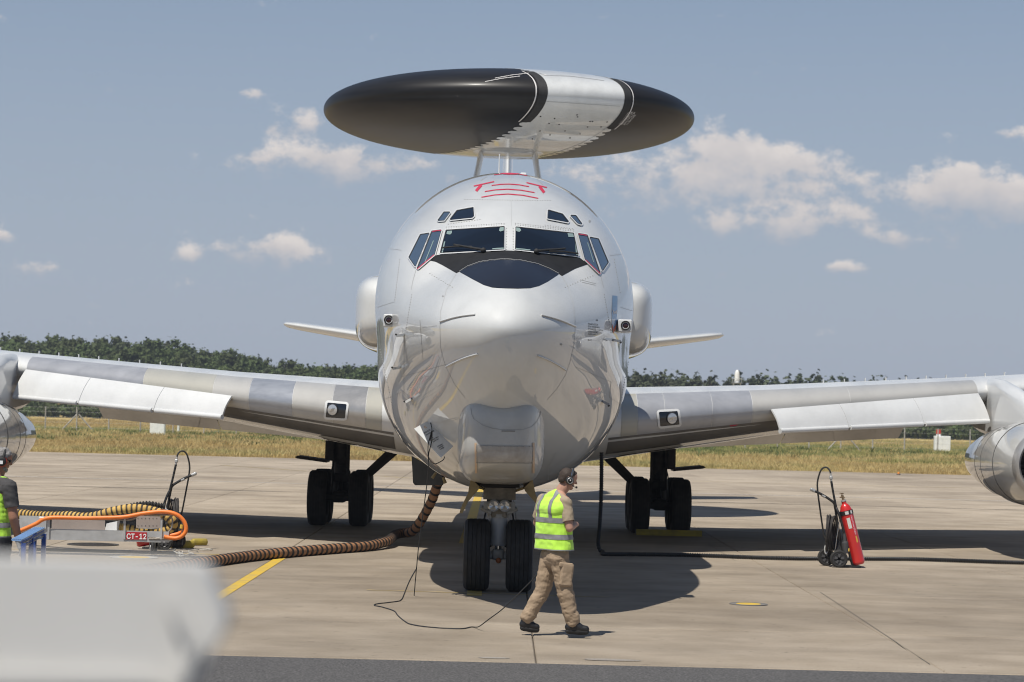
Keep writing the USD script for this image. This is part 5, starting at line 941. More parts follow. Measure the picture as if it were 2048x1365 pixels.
# --- hose trolley
YT = D0 + 38.5
def wt(px, py, dy=0.0): return W(px, py, YT + dy)
tc = wt(200, 1108); TO = np.array([tc[0], YT, 0]); t = thing('hose_trolley', 'low aluminium hose trolley with red CT-12 plate and orange hose on its rail', 'trolley', loc=TO)
def tobj(n, m, mm, par=None, **k): return obj(n, m, mm, par or t, origin=TO, **k)
def tplate(x0, y0, x1, y1, dy, th, mm, name, par=None):
    a, b = wt(x0, y1, dy), wt(x1, y0, dy); return tobj(name, box([a[0], YT + dy, a[2]], [b[0], YT + dy + th, b[2]]), mm, par, smooth=False)
tplate(40, 1064, 338, 1078.5, 0, .05, m_alum, 'side_beam'); tplate(40, 1066, 338, 1078.5, .85, .05, m_alum, 'side_beam')
tplate(36, 1073, 338, 1076.5, .051, .798, m_alum, 'deck')
for x in (97, 249, 322.5): tplate(x - 2.5, 1038, x + 2.5, 1079, -.028, .026, m_alum, 'post')
for x in (97, 249, 322.5): tplate(x - 2.5, 1036, x + 2.5, 1066, .905, .026, m_alum, 'post')
tplate(103, 1041.5, 210, 1063.5, .30, .015, m_tanplate, 'inner_panel'); tplate(272, 1033.5, 321, 1056, .32, .015, m_tanplate, 'inner_panel'); tplate(38, 1033, 93, 1062, .55, .02, m_alum, 'inner_panel')
for x in np.arange(276, 320, 7.5):
    for y in (1037, 1052): tobj('rivet', sphere(wt(x, y, .318), .008, 0), m_darkg)
a, b = wt(210, 1063.5, .45), wt(235, 1043, .45); tobj('white_bin', trimesh.Trimesh([(a[0], YT + .4, a[2]), (b[0], YT + .4, a[2]), (b[0], YT + .4, b[2]), (a[0] + .03, YT + .4, b[2] - .04), (a[0], YT + .7, a[2]), (b[0], YT + .7, a[2]), (b[0], YT + .7, b[2]), (a[0] + .03, YT + .7, b[2] - .04)], [[0, 1, 2], [0, 2, 3], [4, 6, 5], [4, 7, 6], [0, 4, 5], [0, 5, 1], [1, 5, 6], [1, 6, 2], [2, 6, 7], [2, 7, 3], [3, 7, 4], [3, 4, 0]], process=False), m_wht, smooth=False)
rail = [(82, 1037.5), (180, 1038.5), (258, 1040), (268, 1037.5), (276, 1031.5), (284, 1030), (320, 1030), (350, 1030), (359, 1033), (364.5, 1041), (366, 1054), (364.5, 1067), (359, 1075), (350, 1077.5), (330, 1077.8), (298, 1077.8)]
tobj('rail', tube(curve([wt(*p) for p in rail], 90), .0175, 10), M('rail_tube', (.30, .26, .21), .45, metal=.4, var=.15, scale=7)); tobj('rail_joint', rbox(wt(84, 1038), (.10, .06, .07), .015), m_alum)
rail2 = [(275, 1013.8), (300, 1014), (320, 1014.5), (330, 1018), (338, 1024)]
tobj('rail', tube(curve([wt(*p, .88) for p in rail2], 30), .016, 9), m_alum); tobj('rail', tube(curve([wt(*p, .5) for p in ((276, 1055.5), (300, 1057), (316, 1056.5), (321, 1052))], 20), .012, 8), m_alum)
tobj('rail', tube(curve([wt(*p, .02) for p in ((343, 1035), (345, 1047), (341, 1060), (331, 1069), (325, 1073))], 24), .013, 8), m_galv)
for x in (276, 287, 296, 313): tobj('upright', rod(wt(x, 1014, .88), wt(x, 1066, .88), .008, None, 7), m_alum)
m_orange = M('orange_hose', (.80, .20, .028), .45, var=.12, scale=5, sheen=.1)
oh = [(30, 1066), (52, 1057), (72, 1048), (86, 1039.5), (110, 1035.5), (170, 1036.5), (215, 1036), (250, 1034), (285, 1027.5), (315, 1024), (335, 1024.5), (352, 1029), (364, 1038), (371, 1050), (372, 1061), (367, 1070), (357, 1076), (348, 1077), (333, 1075), (328, 1073.5)]
ot = thing('orange_hose', 'orange hose laid over the rail of the trolley and curled round its end', 'hose', loc=TO)
obj('hose_run', tube(curve([wt(x, y, -.05) for x, y in oh], 120), .033, 14), m_orange, ot, origin=TO)
oh2 = [(330, 1071), (345, 1070.5), (358, 1067), (366, 1060), (370, 1051), (369, 1043)]
obj('hose_run', tube(curve([wt(x, y, .05) for x, y in oh2], 50), .030, 14), m_orange, ot, origin=TO); obj('yellow_tag', rod(wt(364, 1049.5, -.02), wt(363, 1057.5, -.02), .030, None, 12), m_ylab, ot, origin=TO)
# sign
sp = tplate(252, 1065.2, 293.8, 1079.2, -.012, .010, M('plate_red', (.40, .020, .028), .4), 'number_plate')
tx = meshkit.text_mesh('CT-12', .082, .004, bold=True); w_ = tx.bounds[1, 0] - tx.bounds[0, 0]; q0 = wt(253.3, 1077.8, -.014); q1 = wt(292.4, 1077.8, -.014)
vv = tx.vertices; k_ = (q1[0] - q0[0]) / w_; ct = trimesh.Trimesh(np.c_[q0[0] + (vv[:, 0] - tx.bounds[0, 0]) * k_, YT - .013 - vv[:, 2], q0[2] + vv[:, 1] * 1.0], tx.faces, process=False); obj('lettering', fix(ct), M('plate_white', (.80, .80, .78), .5), sp, smooth=False, origin=TO)
for (x, dy) in ((303.5, .06), (297, .80), (46, .06), (46, .8)):
    c = wt(x, 1098, 0); c = np.array([c[0], YT + dy, .105]); w = tobj('caster', fix(lathe([(-.022, .06), (-.026, .085), (-.018, .104), (.018, .104), (.026, .085), (.022, .06), (.022, .001), (-.022, .001), (-.022, .06)], c, (1, .15, 0), 28)), m_tyre, smooth=40)
    obj('fork', join([box(c + [-.045, -.03, -.02], c + [-.033, .03, .16]), box(c + [.033, -.03, -.02], c + [.045, .03, .16]), box(c + [-.06, -.06, .16], c + [.06, .06, .175]), rod(c + [-.045, 0, 0], c + [.045, 0, 0], .014)]), m_galv, w, origin=TO); obj('hub', rod(c + [-.028, 0, 0], c + [.028, 0, 0], .055, None, 16), m_alum, w, origin=TO)
# --- yellow ducting with black hoops on the trolley
m_duct = M('yellow_duct_fabric', (.56, .37, .11), .8, color2=(.40, .24, .06), scale=5, detail=6, contrast=(.35, .75), bump=.5, bump_scale=22); m_band = M('black_duct_band', (.045, .032, .022), .7, var=.3, scale=10)
def ringed(pts, r, n, label_thing, every, mm, bm, wob=0.0, ridge=.010, wid=.38, seed=1):
    C = curve(pts, n); rr = np.random.default_rng(seed); nz = r * (1 + wob * (meshkit.noise(C * 3.0, seed) - .5)) * (1 + .05 * np.sin(np.arange(n) * 2 * np.pi / every))
    obj('duct', tube(C, nz, 18), mm, label_thing, smooth=40)
    bands = []
    for i in range(every // 2, n - every, every):
        k = max(1, int(every * wid)); seg = slice(i, i + k + 1)
        bands.append(tube(C[seg], nz[seg] + ridge, 18))
    obj('hoops', join(bands), bm, label_thing, smooth=40, kind='stuff')
yd_ = thing('yellow_duct', 'yellow fabric ducting with black hoops heaped on the hose trolley', 'duct')
ringed([wt(x, y, d) for x, y, d in ((20, 1027, 1.5), (60, 1030, 1.3), (100, 1032, 1.0), (135, 1032, .8), (165, 1035, .65), (195, 1032, .55), (225, 1023, .5), (262, 1018, .5), (300, 1021, .5), (328, 1030, .45), (345, 1042, .45), (342, 1055, .5), (322, 1063, .55), (290, 1061, .6), (240, 1056, .65))], .076, 520, yd_, 10, m_duct, m_band, wob=.35)
bc = thing('black_corrugated_hose', 'short black corrugated hose lying along the top of the yellow ducting', 'hose')
C = curve([wt(x, y, .62) for x, y in ((250, 1017), (268, 1011.5), (285, 1009), (305, 1009), (318, 1011.5), (330, 1013))], 90); obj('hose_run', tube(C, .042 + .012 * np.sin(np.arange(90) * .95), 14), m_hose, bc, smooth=40)

# --- brown hooped air duct from the belly to the trolley side
ad = thing('air_duct', 'brown air duct with black hoops running from the aircraft belly across the concrete', 'duct')
D_ = []
for px_, py_, d_ in ((880, 944, 42.4), (873, 975, 42.5), (862, 1005, 42.7), (846, 1035, 42.9), (826, 1062, 43.2)): D_.append(W(px_, py_, D0 + d_))
for px_, py_ in ((803, 1081), (770, 1091.5), (720, 1098), (660, 1102.5), (600, 1107.5), (540, 1113), (480, 1120), (425, 1128), (350, 1140), (250, 1152)):
    p = G(px_, py_ + 6); p[2] = .085 + (.10 if px_ == 803 else .03 if px_ == 770 else 0); D_.append(p)
ringed(D_, .082, 1160, ad, 14, M('brown_duct_fabric', (.36, .185, .090), .75, color2=(.24, .115, .055), scale=6, detail=5, contrast=(.35, .7), bump=.4, bump_scale=30), M('duct_hoop', (.018, .016, .015), .6), wob=.06, wid=.30, ridge=.008, seed=4)
obj('end_sleeve', tube(curve([W(882, 935, D0 + 42.35), W(880, 955, D0 + 42.42), W(877, 966, D0 + 42.46)], 8), .093, 18), m_rubber, ad)
# --- black corrugated hose, right
bh = thing('black_corrugated_hose', 'long black corrugated hose hanging from the aircraft and running right along the ground', 'hose')
YH = 14.3; P = [W(1203, 905, YH), W(1203, 950, YH), W(1202, 1000, YH), W(1199.5, 1050, YH), W(1196.5, 1080, YH), W(1197, 1093, YH), W(1203, 1104, YH)]
for x in (1216, 1260, 1320, 1400, 1500, 1600, 1700, 1800, 1900, 2000, 2100): p = G(x, 1113 + (x - 1216) * .0185 + 1.5 * math.sin(x * .013)); p[2] = .036; P.append(p)
C = curve(P, 1500); obj('hose_run', tube(C, .034 + .0065 * np.sin(np.arange(1500) * 1.05), 12), M('black_hose_gloss', (.014, .014, .014), .42), bh, smooth=40)

# --- yellow chocks
m_chock = M('chock_yellow', (.36, .28, .035), .7, color2=(.22, .17, .045), scale=7, detail=6, contrast=(.4, .7)); m_rope = M('rope', (.42, .40, .35), .9, var=.2, scale=30)
def chock(c, L, rz, h=.13, w=.16, label='', grp=None, soft=False):
    t_ = thing('wheel_chock', label, 'wheel chock', grp, loc=c); R = trimesh.transformations.euler_matrix(0, 0, rz)
    q = [(-L / 2, -w / 2, 0), (-L / 2, w / 2, 0), (-L / 2, w * .30, h), (-L / 2, -w * .30, h)]; m_ = rbox((0, 0, h / 2), (L, w, h), .045) if soft else prism(q, (L, 0, 0)); m_.apply_transform(R); obj('block', m_, m_chock, t_, smooth=False)
    for s_ in (() if soft else (-1, 1)):
        e = prism([(s_ * L * .5 + .002 * s_, -w * .42, .012), (s_ * L * .5 + .002 * s_, w * .42, .012), (s_ * L * .5 + .002 * s_, w * .26, h * .9), (s_ * L * .5 + .002 * s_, -w * .26, h * .9)], (s_ * .008, 0, 0)); e.apply_transform(R); obj('end_plate', e, M('chock_end', (.10, .09, .05), .7), t_, smooth=False)
    return t_
c = G(1332, 1069); chock((c[0] + .02, D0 + 48.9, 0), 1.35, .01, .12, .15, 'long yellow wheel chock lying against the right main wheels in shadow')
c = G(350, 1096); chock((c[0], c[1], 0), .26, 1.1, .12, .13, 'yellow chock at the left end of the roped pile beside the trolley', soft=True)
c = G(373, 1097); chock((c[0], c[1], 0), .32, .85, .13, .13, 'middle yellow chock of the roped pile beside the trolley', soft=True)
c = G(397, 1092); chock((c[0], c[1] + .1, 0), .30, .5, .12, .13, 'yellow chock at the right end of the roped pile beside the trolley', soft=True)
rp = thing('rope', 'grey rope tangled over the pile of yellow chocks beside the trolley', 'rope'); 
R_ = [G(352, 1098)]
for x, y, z in ((358, 1090, .15), (366, 1088, .17), (362, 1096, .06), (372, 1089, .18), (380, 1087, .18), (386, 1092, .14), (378, 1097, .04), (392, 1094, .05), (398, 1097, .02), (410, 1098, .02), (425, 1098, .015), (418, 1096, .02), (400, 1093, .03)): R_.append(G(x, y + z * 118, z))
obj('strand', tube(curve(R_, 110), .009, 7), m_rope, rp)

# --- blue trestle with ribbed top, left
YB = D0 + 24.6
B_ = lambda px, py, dy=0.0: W(px, py, YB + dy)
t = thing('blue_trestle', 'blue steel trestle with a light blue ribbed top beside the left-hand man', 'trestle'); m_blue = M('blue_enamel', (.025, .065, .26), .35, coat=.3, var=.1, scale=6); m_lblue = M('light_blue_ribbed', (.20, .33, .55), .4, var=.1, scale=5)
a, b = B_(42, 1083, -.35), B_(88, 1059, .25); dd = b - a; n_ = np.array([-dd[1], dd[0], 0]); n_ /= np.linalg.norm(n_); wv = -n_ * .10 if n_[0] > 0 else n_ * .10
top = prism([a, b, b + wv, a + wv], (0, 0, .012)); obj('top', top, m_lblue, t, smooth=False)
for k in range(6): o = wv * (k / 5.0); obj('rib', rod(a + o + [0, 0, .014], b + o + [0, 0, .014], .008, None, 8), m_lblue, t)
for k in range(4): obj('edge_strip', rod(a - wv * .02 - [0, 0, .012 + .018 * k], b - wv * .02 - [0, 0, .012 + .018 * k], .007, None, 6), m_galv if k % 2 else m_blue, t)
for px_, dy in ((88, .25), (63, -.05)):
    p = B_(px_, 1070, dy); p[2] = 0; obj('leg', box([p[0] - .022, p[1] - .022, 0], [p[0] + .022, p[1] + .022, B_(px_, 1068 if px_ > 80 else 1076, dy)[2]]), m_blue, t, smooth=False)
p = a + [.03, 0, 0]; obj('leg', box([p[0] - .022, p[1] - .022, 0], [p[0] + .022, p[1] + .022, a[2] - .02]), m_blue, t, smooth=False); p = b + wv; obj('leg', box([p[0] - .02, p[1] - .02, 0], [p[0] + .02, p[1] + .02, b[2] - .02]), m_blue, t, smooth=False)
obj('cross_bar', rod((B_(88, 1070, .25)[0], B_(88, 1070, .25)[1], .3), (a[0], a[1], .3), .015, None, 8), m_blue, t)

# --- headset lead from the open panel down to the ground and to the walking person
hl = thing('headset_cable', 'thin black cable hanging from the open nose panel and trailing to the person', 'cable')
H_ = [W(861, 846, hy - .06), W(864, 862, hy - .14), W(863, 885, hy - .14), W(857, 910, hy - .12), W(857, 935, hy - .10), W(853, 975, hy - .05), W(847, 1020, hy), W(840, 1070, hy + .05), W(836, 1105, hy + .08)]
H2 = [G(832, 1140), G(818, 1165), G(806, 1195), G(800, 1203), G(775, 1207), G(757, 1209), G(750, 1213), G(765, 1216), G(790, 1225), G(795, 1232), G(815, 1248), G(840, 1254), G(880, 1258), G(920, 1259.5), G(945, 1256)]
for p in H2: p[2] = .009
YP = D0 + 25.9
H3 = [W(975, 1241, YP + .35), W(1010, 1214, YP + .3), W(1045, 1180, YP + .25), W(1072, 1152, YP + .2), W(1090, 1120, YP + .22)]
obj('lead', tube(curve(H_ + H2 + H3, 420), .0065, 7), M('cable_black', (.02, .02, .02), .5), hl)
obj('lead_loop', tube(curve([W(858, 880, hy - .14), W(856, 905, hy - .15), W(860, 921, hy - .15), W(872, 928, hy - .12), W(884, 922, hy - .08), W(889, 914, hy)], 30), .006, 7), M('cable_black', None), hl)
obj('plug', rod(W(859, 882, hy - .15), W(864, 862, hy - .15), .013, .009, 8), m_rubber, hl)

# --- out-of-focus white box close to the camera, lower left
t = thing('white_case', 'blurred white case in the near foreground at the lower left corner', 'case'); m_case = M('white_plastic', (.62, .605, .57), .5, var=.05, scale=3)
YC = D0 + 1.9
Fp = [(-260, 1102), (395, 1120), (425, 1130), (468, 1226), (462, 1246), (400, 1352), (372, 1420), (-260, 1420)]
front_ = [W(x, y, YC) for x, y in list(Polygon(Fp).buffer(-42).buffer(42).exterior.coords)[:-1]]; cen = np.mean(front_, axis=0)
obj('shell', prism(front_, (0, -.05, 0)), m_case, t, smooth=False)
obj('edge_moulding', prism([W(x, y, YC - .052) for x, y in ((-260, 1335), (300, 1348), (330, 1372), (-260, 1372))], (0, -.006, 0)), m_case, t, smooth=False)
obj('corner_rib', prism([W(x, y, YC - .052) for x, y in ((330, 1195), (348, 1192), (402, 1290), (372, 1365), (352, 1365), (382, 1290))], (0, -.012, 0)), m_case, t, smooth=False)
lo = W(372, 1420, YC); obj('cabinet', box([W(-260, 1420, YC)[0], YC - .045, 0], [lo[0] - .03, YC - .005, lo[2] + .002]), m_case, t, smooth=False)
# ================================================================ people
def man(bones, cell=.014, taubin=10):
    """One smooth surface over a skeleton: hulls of spheres at the joints, joined, refined, smoothed."""
    S = lambda p, r: manifold3d.Manifold.sphere(float(r), 20).translate([float(q) for q in p])
    parts = [manifold3d.Manifold.batch_hull([S(p, r) for p, r in b]) for b in bones]
    m = manifold3d.Manifold.batch_boolean(parts, manifold3d.OpType.Add).refine_to_length(cell); m = tm(m)
    m = trimesh.Trimesh(m.vertices, m.faces, process=True); trimesh.smoothing.filter_taubin(m, .5, .52, taubin); return m
def wrinkle(m, amt, scale, seed=3, stretch=(1, 1, 1.6)):
    v = np.array(m.vertices); n = np.array(m.vertex_normals); q = meshkit.fbm(v * scale * np.array(stretch), 3, seed) - .5; r_ = 1 - 2 * np.abs(meshkit.noise(v * scale * 1.3 * np.array([1, 1, 2.2]), seed + 9) - .5)
    m.vertices = v + n * (q * 1.4 + (r_ - .6) * .5)[:, None] * amt; return m
def cutm(m, o, n): return m.slice_plane(o, n, cap=False)
def shell(m, d): return trimesh.Trimesh(m.vertices + m.vertex_normals * d, m.faces, process=False)
def hand(wrist, along, palm, curl, sg, L=.185):
    """Palm and five curled fingers: along = from the wrist to the knuckles, palm = the way the palm faces, sg = thumb side."""
    a = np.asarray(along, float) / np.linalg.norm(along); p = np.asarray(palm, float); p = p - a * (p @ a); p /= np.linalg.norm(p); s = np.cross(a, p) * sg; w = np.asarray(wrist); B = []
    k = [w + a * .088 + s * q for q in (.030, .010, -.011, -.030)]
    B.append([(w + s * .016, .021), (w - s * .016, .020), (k[0] - a * .01, .016), (k[3] - a * .016, .014)])
    for i, (kn, ln) in enumerate(zip(k, (.072, .080, .074, .058))):
        q, d, ang = kn, a.copy(), 0
        for j, fr in enumerate((.45, .32, .23)):
            ang += curl * (.5 + .25 * j); d = a * math.cos(ang) + p * math.sin(ang); e = q + d * ln * fr * 1.1; B.append([(q, .0098 - .0009 * j), (e, .009 - .0011 * j)]); q = e
    t0 = w + a * .022 + s * .030; t1 = t0 + a * .030 + s * .024 + p * .014; t2 = t1 + a * .030 + s * .004 + p * .018; B += [[(w + a * .015 + s * .016, .016), (t0, .0145)], [(t0, .0135), (t1, .0115)], [(t1, .0112), (t2, .0092)]]
    return B
def head_bones(c, f, up):
    """Skull, jaw, nose, brow, lips, ears; f = the way the face looks."""
    f = np.asarray(f, float) / np.linalg.norm(f); u = np.asarray(up, float); u = u - f * (u @ f); u /= np.linalg.norm(u); s = np.cross(f, u); P = lambda a, b, k=0.0: c + f * a + u * b + s * k
    B = [[(P(-.022, .025), .082), (P(.022, .030), .074)], [(P(.0, .0, .03), .058), (P(.0, .0, -.03), .058), (P(.045, -.005), .050)],
         [(P(.040, -.055, .022), .036), (P(.040, -.055, -.022), .036), (P(.060, -.088), .022), (P(-.005, -.05), .045)], [(P(.068, .030, .028), .016), (P(.068, .030, -.028), .016)],
         [(P(.076, .022), .010), (P(.104, -.018), .0115)], [(P(.092, -.020, .011), .009), (P(.092, -.020, -.011), .009)], [(P(.078, -.047, .014), .0075), (P(.084, -.047), .0085), (P(.078, -.047, -.014), .0075)], [(P(.077, -.060, .012), .008), (P(.082, -.060), .0088), (P(.077, -.060, -.012), .008)], [(P(.075, -.085), .014), (P(.070, -.09), .016)]]
    for k in (-1, 1): B += [[(P(-.010, .012, k * .076), .011), (P(-.022, .020, k * .084), .010), (P(-.008, -.022, k * .078), .009)], [(P(.058, -.02, k * .042), .018), (P(.04, -.03, k * .045), .02)]]
    return B, P
m_skin = M('skin', (.42, .235, .165), .5, var=.10, scale=14, sub=0, spec=.35); m_skin2 = M('tanned_skin', (.33, .165, .105), .5, var=.12, scale=14, spec=.35)
def hiviz(name, c): 
    n = {'p': ('principled_bsdf', {'base_color': c, 'roughness': .75, 'sheen_weight': .2}), 'g': ('geometry', {}), 'n': ('noise_texture', {'scale': 14.0, 'detail': 3.0}), 'b': ('bump', {'strength': .25, 'distance': .01})}
    return usdkit.material(stage, '/World/Looks/' + name, n, [('g.position', 'n.vector'), ('n.fac', 'b.height'), ('b.normal', 'p.normal')], surface='p.BSDF')
m_vest = hiviz('high_visibility_yellow', (.50, .86, .075)); m_refl = M('reflective_tape', (.22, .22, .225), .55, var=.06, scale=20); m_khaki = M('khaki_trousers', (.32, .235, .155), .85, var=.10, scale=9, bump=.2, bump_scale=30); m_tee = M('tan_shirt', (.34, .27, .185), .85, var=.08, scale=12)
m_boot = M('black_boot', (.012, .012, .013), .5, var=.3, scale=20); m_hair = M('dark_hair', (.040, .026, .018), .75, var=.4, scale=60); m_eye = M('eye', (.10, .08, .07), .2); m_navytr = M('dark_trousers', (.020, .022, .028), .85); m_gtee = M('charcoal_shirt', (.050, .048, .048), .85, var=.12, scale=12); m_glove = M('grey_glove', (.40, .40, .39), .8, var=.15, scale=16); m_ghair = M('grey_hair', (.22, .21, .20), .8, var=.5, scale=70)

# --- the walking person in front of the nose wheels
Y1 = D0 + 25.9
J = lambda px, py, dy=0.0: W(px, py, Y1 + dy)
pt = thing('person', 'person in yellow high-visibility vest and khaki trousers walking past the nose wheels', 'person')
fdir = np.array([.62, .78, 0]); fdir /= np.linalg.norm(fdir); rdir = np.array([fdir[1], -fdir[0], 0])     # facing right and a little away; rdir = the person's right, towards the camera
hc = J(1136, 958, .02); hb, HP = head_bones(hc, (.92, .22, -.30), (.25, 0, 1))
neck0, neck1 = J(1117, 990, .02), J(1128, 972, .02)
sR, sL = J(1130, 1005, -.14), J(1087, 1002, .17); chest = J(1107, 1025, .02); waist = J(1109, 1075, .02); pel = J(1109, 1103, .02)
hipR, hipL = J(1117, 1108, -.085), J(1102, 1108, .095); knR, knL = J(1130, 1182, -.09), J(1086, 1180, .10); anR, anL = J(1145, 1246, -.09), J(1053, 1241, .10)
elR, wrR = J(1139, 1057, -.20), J(1152, 1049, .02); elL, wrL = J(1074, 1046, .28), J(1104, 1055, .44)
toeR, toeL = J(1176, 1266, -.09), J(1076, 1262, .10); heelR, heelL = J(1137, 1264, -.09), J(1046, 1258, .10)
arms = [[(sR, .060), (elR, .043)], [(elR, .043), (wrR, .029)], [(sL, .060), (elL, .043)], [(elL, .043), (wrL, .029)]]
legs = [[(hipR, .085), (knR, .058)], [(knR, .056), (anR, .040)], [(hipL, .085), (knL, .058)], [(knL, .056), (anL, .040)]]
torso = [[(sR, .068), (sL, .068), (chest, .11)], [(J(1117, 1016, -.05), .085), (J(1098, 1016, .08), .085), (J(1117, 1075, -.03), .085), (J(1099, 1075, .07), .085)], [(J(1117, 1075, -.03), .085), (J(1099, 1075, .07), .085), (hipR, .08), (hipL, .08)], [(neck0, .072), (sR, .05), (sL, .05)], [(neck0, .064), (neck1, .056), (hc - [0, 0, .05], .055)]]
hands = hand(wrR + [.0, .0, 0], (-.25, .9, .15), (-.3, .3, -.6), .75, 1) + hand(wrL, (.85, .2, .1), (0, 0, -1), .7, -1)
skin1 = man(hb + torso + arms + legs + hands, .011, 6); obj('body', skin1, m_skin, pt, smooth=True)
for k in (-1, 1): obj('eye', sphere(HP(.072, .012, k * .030), .0125, 2), m_eye, pt)
hm = man([[(HP(-.025, .029), .0850), (HP(.014, .035), .0760)], [(HP(-.05, -.02, .02), .052), (HP(-.05, -.02, -.02), .052), (HP(-.03, .03), .08)], [(HP(.052, .084, .02), .017), (HP(.052, .084, -.02), .017), (HP(.062, .088, 0), .012), (HP(.01, .085), .030)]], .012, 4)
hm = cutm(hm, HP(.022, .034), (HP(-1, .9) - hc)); obj('hair', wrinkle(hm, .006, 40), m_hair, pt, smooth=True)
# headset
hs = [HP(.005 + .01 * math.sin(q), .0 + .118 * math.sin(q), .098 * math.cos(q)) for q in np.linspace(.15, np.pi - .15, 26)]
hst = obj('headset', tube(hs, np.r_[.007, np.full(24, .0125), .007], 9), m_black, pt); obj('headset_band_trim', tube([q + (HP(-.012, 0) - hc) * .9 for q in hs[2:13]], .0045, 6), m_chrome, hst)
for k in (1, -1):
    ax_ = (HP(0, 0, 1) - hc) * k
    obj('ear_cup', fix(lathe([(-.035, .001), (-.035, .034), (-.02, .045), (.0, .046), (.016, .040), (.024, .024), (.026, .001)], HP(.0, -.012, k * .096), ax_, 26)), m_black, hst, smooth=40)
    obj('cup_ring', fix(lathe([(.017, .030), (.021, .033), (.024, .030), (.021, .027)], HP(.0, -.012, k * .096), ax_, 26)), m_alum, hst); obj('cup_badge', sphere(HP(.0, -.008, k * .122), .008, 1), m_wtext, hst)
obj('microphone_boom', tube(curve([HP(.02, -.03, .105), HP(.07, -.06, .075), HP(.112, -.058, .03)], 12), .004, 6), m_black, hst); obj('microphone', sphere(HP(.114, -.058, .028), .013, 1), m_rubber, hst)
# shirt, vest, trousers, boots
sl = man([[(sR, .078), (sR + (elR - sR) * .80, .066)], [(sL, .078), (sL + (elL - sL) * .80, .066)], torso[0][:2] + [(chest, .12)], [(neck0, .078), (sR, .062), (sL, .062)]], .014, 6)
d_ = (elR - sR) / np.linalg.norm(elR - sR); sl = cutm(sl, sR + (elR - sR) * .74, -d_); d_ = (elL - sL) / np.linalg.norm(elL - sL); sl = cutm(sl, sL + (elL - sL) * .74, -d_)
sl = cutm(sl, neck0 + (neck1 - neck0) * .25, -(neck1 - neck0)); obj('shirt', wrinkle(sl, .012, 11), m_tee, pt, smooth=True)
hem = J(1108, 1100)[2]
cR, cL, wR, wL, hR, hL = J(1119, 1018, -.09), J(1097, 1018, .13), J(1120, 1070, -.07), J(1095, 1070, .11), J(1121, 1106, -.09), J(1094, 1106, .13)
ve = man([[(neck0 - fdir * .02 - [0, 0, .02], .082), (sR - rdir * .045 + [0, 0, .006], .070), (sL + rdir * .045 + [0, 0, .006], .070)], [(sR - rdir * .05, .078), (sL + rdir * .05, .078), (cR - fdir * .02, .126), (cL - fdir * .02, .126)], [(cR, .128), (cL, .128), (wR, .135), (wL, .135)], [(wR, .135), (wL, .135), (hR, .138), (hL, .138), (hR + fdir * .07, .11), (hL + fdir * .07, .11)]], .013, 8)
ve = cutm(ve, [0, 0, hem], [0, 0, 1]); ve = cutm(ve, neck0 + (neck1 - neck0) * .10, -(neck1 - neck0) + np.array([-.1, 0, 0]))
ve = wrinkle(ve, .014, 7, 5, (1, 1, .8)); vest = obj('vest', ve, m_vest, pt, smooth=True)
def band(z0, z1, d=.004, src=None):
    s_ = cutm(cutm(src if src is not None else ve, [0, 0, z0], [0, 0, 1]), [0, 0, z1], [0, 0, -1]); return shell(s_, d)
for y0, y1 in ((1045, 1035), (1078, 1068)): obj('reflective_band', band(J(1108, y0)[2], J(1108, y1)[2]), m_refl, vest, smooth=True)
obj('hem_trim', band(hem, hem + .012, .003), m_refl, vest, smooth=True)
up_ = cutm(ve, [0, 0, J(1108, 1036)[2]], [0, 0, 1]); mid_ = (sR + sL) / 2
for off in (.080, -.150):
    s_ = cutm(cutm(up_, mid_ + rdir * (off - .027), rdir), mid_ + rdir * (off + .027), -rdir)
    if len(s_.faces): obj('reflective_strap', shell(s_, .0045), m_refl, vest, smooth=True)
tr = man([[(hipR + [-.01, 0, .03], .100), (hipL + [.01, 0, .03], .100), (hipR - [0, 0, .05], .112), (hipL - [0, 0, .05], .112)], [(hipR, .112), (knR, .088)], [(knR, .088), (J(1138, 1215, -.09), .082), (J(1145, 1243, -.09), .070)], [(hipL, .112), (knL, .086)], [(knL, .086), (J(1068, 1212, .10), .078), (J(1055, 1237, .10), .068)], [(J(1146, 1240, -.09), .078), (J(1144, 1233, -.09), .080)], [(J(1055, 1234, .10), .076), (J(1060, 1228, .10), .076)]], .013, 6)
tr = cutm(tr, J(1146, 1249, -.09), (-.25, 0, 1)) if False else tr
trs = obj('trousers', wrinkle(wrinkle(tr, .016, 8, 8, (1, 1, 1.9)), .009, 21, 5, (1, 1, 1.4)), m_khaki, pt, smooth=True)
pk = rbox(J(1133, 1150, -.165), (.14, .035, .26), .022, rz=.25, ry=.10); obj('cargo_pocket', wrinkle(trimesh.Trimesh(*trimesh.remesh.subdivide_to_size(pk.vertices, pk.faces, .02)), .008, 14), m_khaki, trs, smooth=50); obj('pocket_flap', rbox(J(1132, 1131, -.178), (.155, .030, .055), .014, rz=.25, ry=.10), m_khaki, trs, smooth=50)
